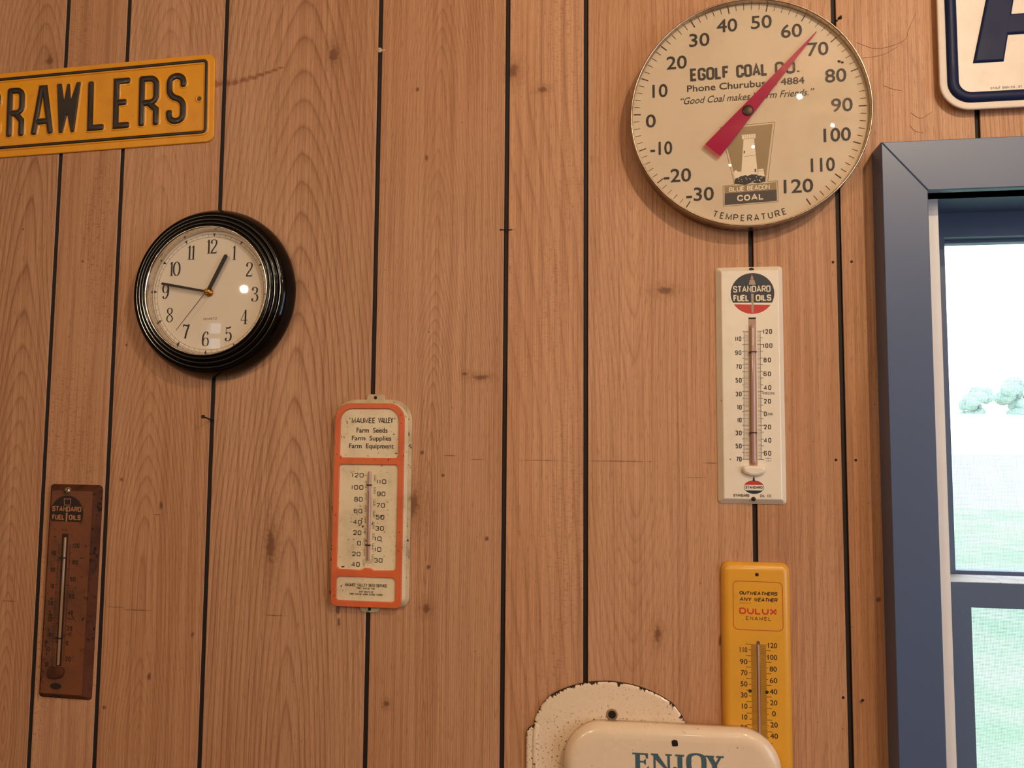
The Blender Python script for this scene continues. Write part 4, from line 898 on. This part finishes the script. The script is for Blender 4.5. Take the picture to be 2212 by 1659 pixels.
r_ = thing('tin_thermometer', 'browned rusty tin fuel oil thermometer at lower left with darkened face', 'thermometer', -799.9, 1391.7, -.4, group=GRP)
b = MB()
b.loft_rr(-43.6, 40.6, -150.4, 157.6, (6, 5, 7, 5), [(0, 0), (0, .9), (.5, 1.6), (7.5, 9.2), (9, 9.6)], ringmi={0: 1, 1: 1, 2: 1, 3: 1}); b.build('tin_body', [M['browntin'], M['browndark']], r_)
DF = 9.65
b = MB(); dome = [(-8.8 + 26.9 * math.cos(math.radians(x)), 115 + 27 * math.sin(math.radians(x))) for x in range(-24, 205, 6)]; b.poly(dome, DF); b.build('round_emblem', M['brownprint'], r_)
b = MB(); stext(b, 'STANDARD', -32.2, 14.8, 118.6, 7.6, 1.5, DF + .3, rad=.34, gap=.3); stext(b, 'FUEL', -31.5, -11.6, 106.6, 7.4, 1.6, DF + .3, rad=.34, gap=.3); stext(b, 'OILS', -4.6, 14.6, 106.8, 7.4, 1.6, DF + .3, rad=.34, gap=.3)
b.poly([(-9.6, 104), (-7.4, 104), (-7, 117), (-10, 117)], DF + .03); b.ribbon([(-13, 128), (-4, 128), (-3, 137), (-14, 137)], .9, DF + .03, True); b.ribbon([(-9, 126), (-8.6, 118)], 1, DF + .03); b.build('emblem_lettering', M['brownpale'], r_)
b = MB()
for s_, u0, u1, v in (('110', -29.9, -22, 55), ('90', -29.7, -22, 30.8), ('70', -28.6, -22.2, 7.2), ('50', -30, -22.5, -16.9), ('30', -29.6, -22.6, -40.2), ('10', -28.4, -22.7, -62.1), ('10', -29.5, -23.5, -83), ('30', -30.8, -24, -104.4),
                       ('120', 4.1, 14.9, 66.6), ('100', 4.1, 14.2, 42.6), ('80', 2.9, 11.9, 18.6), ('60', 2.6, 11.1, -5.9), ('40', 2.5, 10.8, -29.3), ('20', 2.1, 10.6, -51.6), ('0', 2.2, 5.4, -72.7), ('20', 2, 10.7, -94.8)):
    stext(b, s_, u0, u1, v, 6.6, 1.2, DF, rad=.4, gap=.5)
stext(b, 'FREEZING', 2.4, 13.8, -36.2, 2.6, .4, DF); b.build('scale_numerals', M['brownprint'], r_)
b = MB()
for k in range(76):
    T = 120 - 2 * k; v = 70.4 + (-103.2 - 70.4) * k / 75; o = -2.4 * k / 75; mj = T % 10 == 0
    b.ribbon([((-20.4 if mj else -18.4) + o * .8, v), (-14 + o * .2, v)], .6 if mj else .4, DF)
    if T > -25: b.ribbon([(-2.4 + o * .2, v), ((2.6 if mj else .6) + o * .3, v)], .6 if mj else .4, DF)
b.ribbon([(-18.2, 70), (-20, -103)], .4, DF); b.ribbon([(.6, 70), (-.2, -90)], .4, DF); b.build('scale_ticks', M['brownprint'], r_)
b = MB(); b.poly([(-14.2, 86.4), (-4.0, 86.4), (-3.4, -102.6), (-12.2, -102.6)], DF + .02); b.build('tube_slot', M['recessdark'], r_)
b = MB(); b.capsule(-7.2, -101, 82, 1.9, 11.2); b.build('glass_tube', M['tubeclear'], r_)
for u, v in ((-10, 52.1), (-9.4, -62.4)):
    b = MB(); b.box(u - 4, u + 5, v - .8, v + .8, 9.5, 14); b.build('tube_clip', M['brownprint'], r_)
b = MB(); b.loft(fillet([(-23.6, -104), (2.2, -103.6), (2.0, -115.6), (-10, -121), (-23.6, -119.6)], 5, True), [(0, 9.4), (0, 12), (1.4, 13.6), (4, 14.2)]); b.build('bulb_guard', M['browndark'], r_)
b = MB(); b.disc(-10.6, -131, 4.6, DF, 0, 24, 9.2); b.build('oval_emblem', M['brownprint'], r_)
b = MB(); b.lathe([(5.2, 7), (5.2, 9.6), (4.6, 11.4), (3, 12.8), (.6, 13.4)], 24, -9.4, 148.8, cap1=True); o = b.build('hanging_screw', M['steel'], r_); b = MB(); b.rot(35, -9.4, 148.8); b.box(-4.2, 4.2, -.6, .6, 12.4, 13.5); b.build('screw_slot', M['dark'], o)
b = MB(); b.disc(-9.3, -145.4, 2.4, DF); b.build('nail_hole', M['dark'], r_)

# ------------------------------------------------------------------ yellow enamel thermometer
y_ = thing('tin_thermometer', 'yellow tin paint thermometer hanging below the white tin thermometer', 'thermometer', 166.3, 1366.9)
b = MB(); b.loft_rr(-42.8, 42.6, -246, 99.4, 11, [(0, 0), (0, 1.6), (.7, 3.6), (2.4, 6.2), (5, 8.2), (8.4, 9.2), (10, 9.3)], smooth=True); b.build('tin_body', M['yellowtin'], y_)
DF = 9.34; du = 1.3
b = MB(); b.rot(0, du, 0); b.ribbon(rrect(-29.9, 30.8, 15.2, 75.8, 6), .7, DF, True); b.ribbon([(-22, 48.6), (-7.6, 48.8)], .5, DF)
b.build('red_border', M['crimson'], y_)
b = MB(); b.rot(0, du, 0); stext(b, 'DULUX', -22.5, 23.6, 34.8, 8, 1.7, DF, rad=.5, gap=.28); b.ribbon([(21.6, 40.4), (23.6, 38.4)], .9, DF); b.build('red_lettering', M['redprint'], y_)
b = MB(); b.rot(0, du, 0)
stext(b, 'OUTWEATHERS', -22.4, 24.2, 58.9, 4.6, 1.05, DF, shear=.2, rad=.5); stext(b, 'ANY', -22.2, -7.8, 51, 4.8, .95, DF, shear=.2); stext(b, 'WEATHER', -4.6, 24.1, 51, 4.8, .95, DF, shear=.2); stext(b, 'ENAMEL', -14.3, 16.4, 27.5, 4.5, .7, DF, gap=.5)
b.build('lettering', M['ink'], y_)
b = MB(); b.rot(0, du, 0)
for s_, u0, u1, v in (('110', -22.3, -13.4, -12.8), ('90', -22.5, -13.4, -27.6), ('70', -21.6, -13.6, -41.2), ('50', -22, -13.8, -55), ('30', -21.8, -14, -68.7), ('10', -20.7, -14.2, -82.3), ('10', -20.8, -14.4, -95.6), ('30', -22.3, -14.6, -108.6), ('50', -22.3, -14.6, -121.6),
                       ('120', 12.3, 23.1, -6), ('100', 11.6, 22.8, -20.6), ('80', 13.6, 22.1, -35), ('60', 13.6, 22.6, -49), ('40', 13.3, 22.2, -62.7), ('20', 13.6, 22.2, -76.2), ('0', 15.7, 20.1, -89.6), ('20', 13.6, 22.2, -103.2), ('40', 13.2, 22.2, -116.8)):
    btext(b, s_, u0, u1, v, v + 6.2, DF, 0, .012)
b.build('scale_numerals', M['ink'], y_)
b = MB(); b.rot(0, du, 0)
for T in range(120, -56, -1):
    v = -2.4 + (T - 120) * .7095; b.ribbon([(-8.9, v), (-2.6, v)], .34, DF); b.ribbon([(2.5, v), (9.6, v)], .34, DF)
b.build('degree_hatching', M['hatch'], y_)
b = MB(); b.rot(0, du, 0)
for T in range(120, -56, -10):
    v = -2.4 + (T - 120) * .7095; big = (T // 10) % 2 == 0
    b.ribbon([(-15.3 if big else -12, v), (-8.9, v)], .6, DF); b.ribbon([(9.6, v), (11.6 if big else 15.6, v)], .6, DF)
b.build('scale_ticks', M['ink'], y_)
b = MB(); b.rot(0, du, 0); b.loft(rrect(-2.1, 2.3, -150, 1.9, 2.1), [(0, DF - .2), (0, DF + .06)]); b.build('tube_slot', M['recess'], y_)
b = MB(); b.rot(0, du, 0); b.capsule(.1, -150, -2, 1.5, 9.9); b.build('glass_tube', M['tubebody'], y_)
for u, v in ((-10.4, -59.9), (9.9, -60.4)):
    b = MB(); b.lathe([(1.9, 9.2), (1.9, 10.4), (1.2, 11.2), (.3, 11.4)], 16, u + du, v, cap1=True); b.build('rivet', M['ink'], y_)
nail_part(y_, du, 84.8, 9.2, 2.2)

# ------------------------------------------------------------------ porcelain plates at the bottom edge
d_ = thing('porcelain_plate', 'cream porcelain thermometer plate with domed, rust-chipped top, behind the ENJOY sign', 'sign', -16, 1266.3)
half = spline([(99.4, -20.5), (98.4, -13), (94, -2), (86.5, 10), (76, 20), (52, 31.6), (26, 38.6), (0, 41)], 10)
dm = [(-2.6 + u, v) for u, v in half] + [(-2.6 - u, v) for u, v in half[::-1][1:]]
pts = [(-111.6, -330), (105.9, -330), (105.9, -25.5)] + dm + [(-111.6, -25.5)]
pts = fillet(pts, 8, True, 6)
def resample(P, step):
    o = []
    for i in range(len(P)):
        a, b_ = P[i], P[(i + 1) % len(P)]; l = math.hypot(b_[0] - a[0], b_[1] - a[1]); k = max(1, round(l / step))
        for j in range(k): o.append((a[0] + (b_[0] - a[0]) * j / k, a[1] + (b_[1] - a[1]) * j / k))
    return o
O = resample(pts, .9)
if area(O) < 0: O = O[::-1]
rr = random.Random(21); N_ = len(O); v_ = 0; chip = []
for i in range(N_):
    v_ = v_ * .92 + rr.gauss(0, .32); chip.append(v_)
lvl = lambda th: (lambda i: 1 if chip[i] > th and O[i][1] > -60 else 0)
b = MB(); b.loft(O, [(0, 0), (0, 4.0), (.6, 5.0), (1.7, 5.6), (3.0, 5.9), (4.6, 6.0)], ringmi={0: 1, 1: lvl(-.2), 2: lvl(.25), 3: lvl(.75), 4: lvl(1.25)}); b.build('plate_body', [M['porcelain'], M['rust']], d_)
b = MB(); inner = [(u, v) for u, v in resample(fillet([(-98.6, -330), (93, -330), (93, -42), (70, -18), (-76, -18), (-98.6, -40)], 24, True), 4)]
b.tube([(-99.6, -330), (-99.6, -30), (-97.4, -21)], 7, 2.2, 5.6); b.build('side_bead', M['porcelain'], d_)
b = MB(); b.lathe([(7.6, 5.9), (7.0, 6.8), (5.6, 7.0), (5.0, 6.2)], 28); o = b.build('hole_ring', aged('rusty_ring', (172, 134, 96), (110, 72, 46), .6, .8), d_); b = MB(); b.disc(0, .4, 5.4, 6.2); b.build('nail_hole', M['dark'], o)
e_ = thing('enamel_sign', 'cream enamel sign with rounded corners reading ENJOY, overlapping the yellow thermometer', 'sign', 62.1, 1243.8, .9)
b = MB(); O = rrect(-139.6, 129.4, -210, 18.6, (46, 46, 50, 50), 14)
b.loft(O, [(0, 9.6), (0, 17), (.6, 19.4), (2, 22), (4.6, 24.6), (8, 26.4), (12, 27.5), (17, 28)], smooth=True); b.build('sign_body', M['porcelain2'], e_)
for q in ((-90, -60, -180, -30, 6.05, 9.7), (-10, 16, -180, -30, 6.05, 9.7)):
    b = MB(); b.box(*q); b.build('standoff', M['rust'], e_)
b = MB(); b.rot(10, 0, 0); b.loft(fillet([(-3.8, -3.4), (3.4, -3.9), (4.1, 2.6), (.6, 4.4), (-3.4, 3.4)], 1.6, True), [(0, 27.9), (0, 28.4), (1, 28.8)]); o = b.build('nail', M['dark'], e_)
b = MB(); ED = 28.06
_e = [0]
def nd(): _e[0] += 1; return ED + .03 * _e[0]
def rect(u0, u1, v0, v1): b.k = -1; b.ribbon([(u0, (v0 + v1) / 2), (u1, (v0 + v1) / 2)], v1 - v0, nd())
T0, B0 = -13.8, -34.8          # cap line and base line
rect(-52.8, -33.2, T0 - 2.2, T0); rect(-49.2, -43.2, B0, T0); rect(-52.8, -32.6, B0, B0 + 2.4); rect(-44, -36.6, -25.4, -23.2)
b.poly([(-35.8, -20.2), (-33.2, -20.2), (-33.2, T0 - 1), (-36.8, T0 - 1.4)], nd()); b.poly([(-36.0, -28.4), (-36.0, -20.4), (-38.6, -22.6), (-38.6, -26.2)], nd()); b.poly([(-32.6, -28.6), (-32.6, B0 + 1), (-36.6, B0 + 1.4)], nd())
b.xf = lambda u, v: (u, v + .3)
rect(-29.6, -20.6, T0 - 2.0, T0); rect(-11.8, -4.0, T0 - 2.0, T0); rect(-26.6, -24.0, B0, T0 - 1); rect(-9.4, -6.4, B0, T0 - 1); rect(-29, -21.6, B0, B0 + 2); b.poly([(-28.6, T0), (-21.6, T0), (-6.4, B0 - .6), (-9.6, B0 - .6), (-26, T0 - 5)], nd())
b.xf = lambda u, v: (u, v + .5)
rect(.2, 11.2, T0 - 2.2, T0); rect(3.0, 8.8, B0 + 4, T0 - 1); b.ribbon(spline([(5.9, B0 + 6), (5.4, B0 + 1), (2.6, B0 - 1.4), (-.6, B0 + .6)], 6), 4.2, nd()); b.disc(-.4, B0 + 3.2, 2.9, nd())
b.xf = None
b.ribbon(spline([(25.9, -11.6), (18.2, -14.4), (16.6, -22.4), (18.2, -30.6), (25.9, -33.4), (33.6, -30.6), (35.2, -22.4), (33.6, -14.4)], 8, True), 1, nd(), True, 0, (2.2, 6.0, 1.3))
b.xf = lambda u, v: (u, v + 1.2)
rect(36.6, 47.4, T0 - 2.1, T0); rect(50.2, 59.2, T0 - 2.1, T0); b.poly([(38.8, T0 - 1), (45.6, T0 - 1), (50.4, -24.2), (45.4, -26)], nd()); b.poly([(53.6, T0 - 1), (56.6, T0 - 1), (50.0, -26.2), (47.6, -25)], nd()); rect(45.0, 50.8, B0, -24.4); rect(42.4, 53.4, B0, B0 + 2)
b.build('lettering', M['teal'], e_)

# ------------------------------------------------------------------ white sign with navy border, upper right
a_ = thing('enamel_sign', 'white sign with navy raised border and large navy letter A above window', 'sign', 403.7, 2082.7)
O = rrect(0, 248, -37.3, 385, 37, 12)
b = MB(); b.loft(O, [(6, 0), (6, 8.2), (.4, 9.2), (0, 10), (0, 11), (.5, 12), (2, 12.4), (9.0, 11.2), (9.8, 10.4)], smooth=False); b.build('sign_plate', M['signwhite'], a_)
b = MB(); b.tube(rrect(16.4, 231.6, -21, 368.6, 22, 10), 13.6, 4.6, 10.3, True, 0, 10); b.build('border_bead', M['navy'], a_)
def bevel_letter(name, polys, parent, d, h, ins, m):
    b = MB()
    for i, q in enumerate(polys): b.loft(q, [(0, d), (ins * .35, d + h * .55), (ins, d + h)], back=False)
    return b.build(name, m, parent)
AX = 124.0; sL = .2015; hA = 300.0; fb = 24.0
def lx(v): return 40.9 + (v - fb) * sL * 1.09
def rx(v): return 77.4 + (v - fb) * .181
top = fb + hA
Lg = [(lx(fb), fb), (rx(fb), fb), (rx(top - 60) , top - 60), (rx(top - 60), top), (lx(top), top)]
mir = lambda P: [(2 * AX - u, v) for u, v in P][::-1]
outer = [(lx(fb), fb), (rx(fb), fb), (rx(58.8), 58.8), (2 * AX - rx(58.8), 58.8), (2 * AX - rx(fb), fb), (2 * AX - lx(fb), fb), (2 * AX - lx(top), top), (lx(top), top)]
def letterA():
    b = MB(); q1 = [(lx(fb), fb), (rx(fb), fb), (rx(top), top), (lx(top), top)]
    b.loft(q1, [(0, 10.4), (.3, 11.6), (1.1, 12.7), (2.6, 13.2)], back=False, smooth=False)
    b.loft(mir(q1), [(0, 10.4), (.3, 11.6), (1.1, 12.6), (2.6, 13.08)], back=False)
    q2 = [(rx(58.8) - 12, 58.8), (2 * AX - rx(58.8) + 12, 58.8), (2 * AX - rx(86) + 12, 86), (rx(86) - 12, 86)]
    b.loft(q2, [(0, 10.4), (.3, 11.6), (1.1, 12.66), (2.6, 13.14)], back=False); return b.build('large_letter', M['navy'], a_)
letterA()
b = MB(); stext(b, 'STOUT SIGN CO., ST. LOUIS', 60.6, 111, -11.6, 2.9, .45, 10.5, gap=.3); b.build('maker_lettering', M['ink_soft'], a_)

# ------------------------------------------------------------------ small things on the wall
n_ = thing('nail', 'bare rusty nail sticking out of the dark groove below the clock', 'nail', -590.3, 1645.1)
b = MB(); b.rod((0, 0, -2), (-2.2, 4.6, 20), 1.1, 1.1); b.build('shank', M['nail'], n_); b = MB(); b.rod((-2.2, 4.6, 19.6), (-2.35, 4.9, 21.2), 2.8, 2.6, 14); b.build('nail_head', M['nail'], n_)
n2 = thing('nail', 'thin nail lying crossways in the groove left of centre of the wall', 'nail', -160.6, 1912)
b = MB(); b.rod((-8, .4, .7), (8, -.3, .7), .6, .5); b.rod((-8.6, .4, .7), (-8, .4, .7), 1.4, 1.4); b.build('shank', M['nail'], n2)
b = MB(); b.loft(fillet([(-3.4, -3.4), (3, -3.8), (3.6, 3), (-2.4, 4.2)], 2.4, True), [(0, -3.2), (0, .2), (1, 1.0), (2.4, 1.3)]); b.loft(fillet([(2.6, -2), (9, -1.6), (9, .4), (2.6, .6)], 1, True), [(0, 0), (.4, .5)])
o = b.build('putty_dab', M['putty']); o.location = (-.3502, 0, 2.1848); tag(o, 'small pale putty dab filling the dark groove near the top', 'putty')
b = MB(); rb = random.Random(2)
for k in range(6): x, y = rb.uniform(-3, 3), rb.uniform(-3, 3); b.rod((x, y, 0), (x + rb.uniform(-1.5, 1.5), y + rb.uniform(-1.5, 1.5), 2.4), 1.5, .8, 7)
o = b.build('debris_speck', M['debris']); o.location = (.2857, 0, 2.1845); tag(o, 'dark crumb of debris on the wall at the upper right of the dial thermometer', 'debris')
def web(name, strands, label):
    b = MB()
    for st in strands:
        p = spline([(u - 340, v - 2100) for u, v in st], 6)
        for q0, q1 in zip(p, p[1:]): b.rod((*q0, .35), (*q1, .35), .15, .15, 5)
    o = b.build(name, M['web']); o.location = (.34, 0, 2.1); tag(o, label, 'cobweb')
web('cobweb', [[(307, 2150), (329, 2140), (351, 2142), (368, 2150), (373, 2164), (382, 2184)], [(314, 2128), (330, 2129), (343, 2132), (359, 2141)]], 'dusty cobweb strands on the wall between the dial thermometer and the white sign')
web('cobweb', [[(370, 2033), (377, 2025), (387, 2022)], [(339, 2089), (349, 2084), (363, 2080)], [(372, 2050), (384, 2042), (398, 2050)]], 'short cobweb threads on the wall just above the window corner')
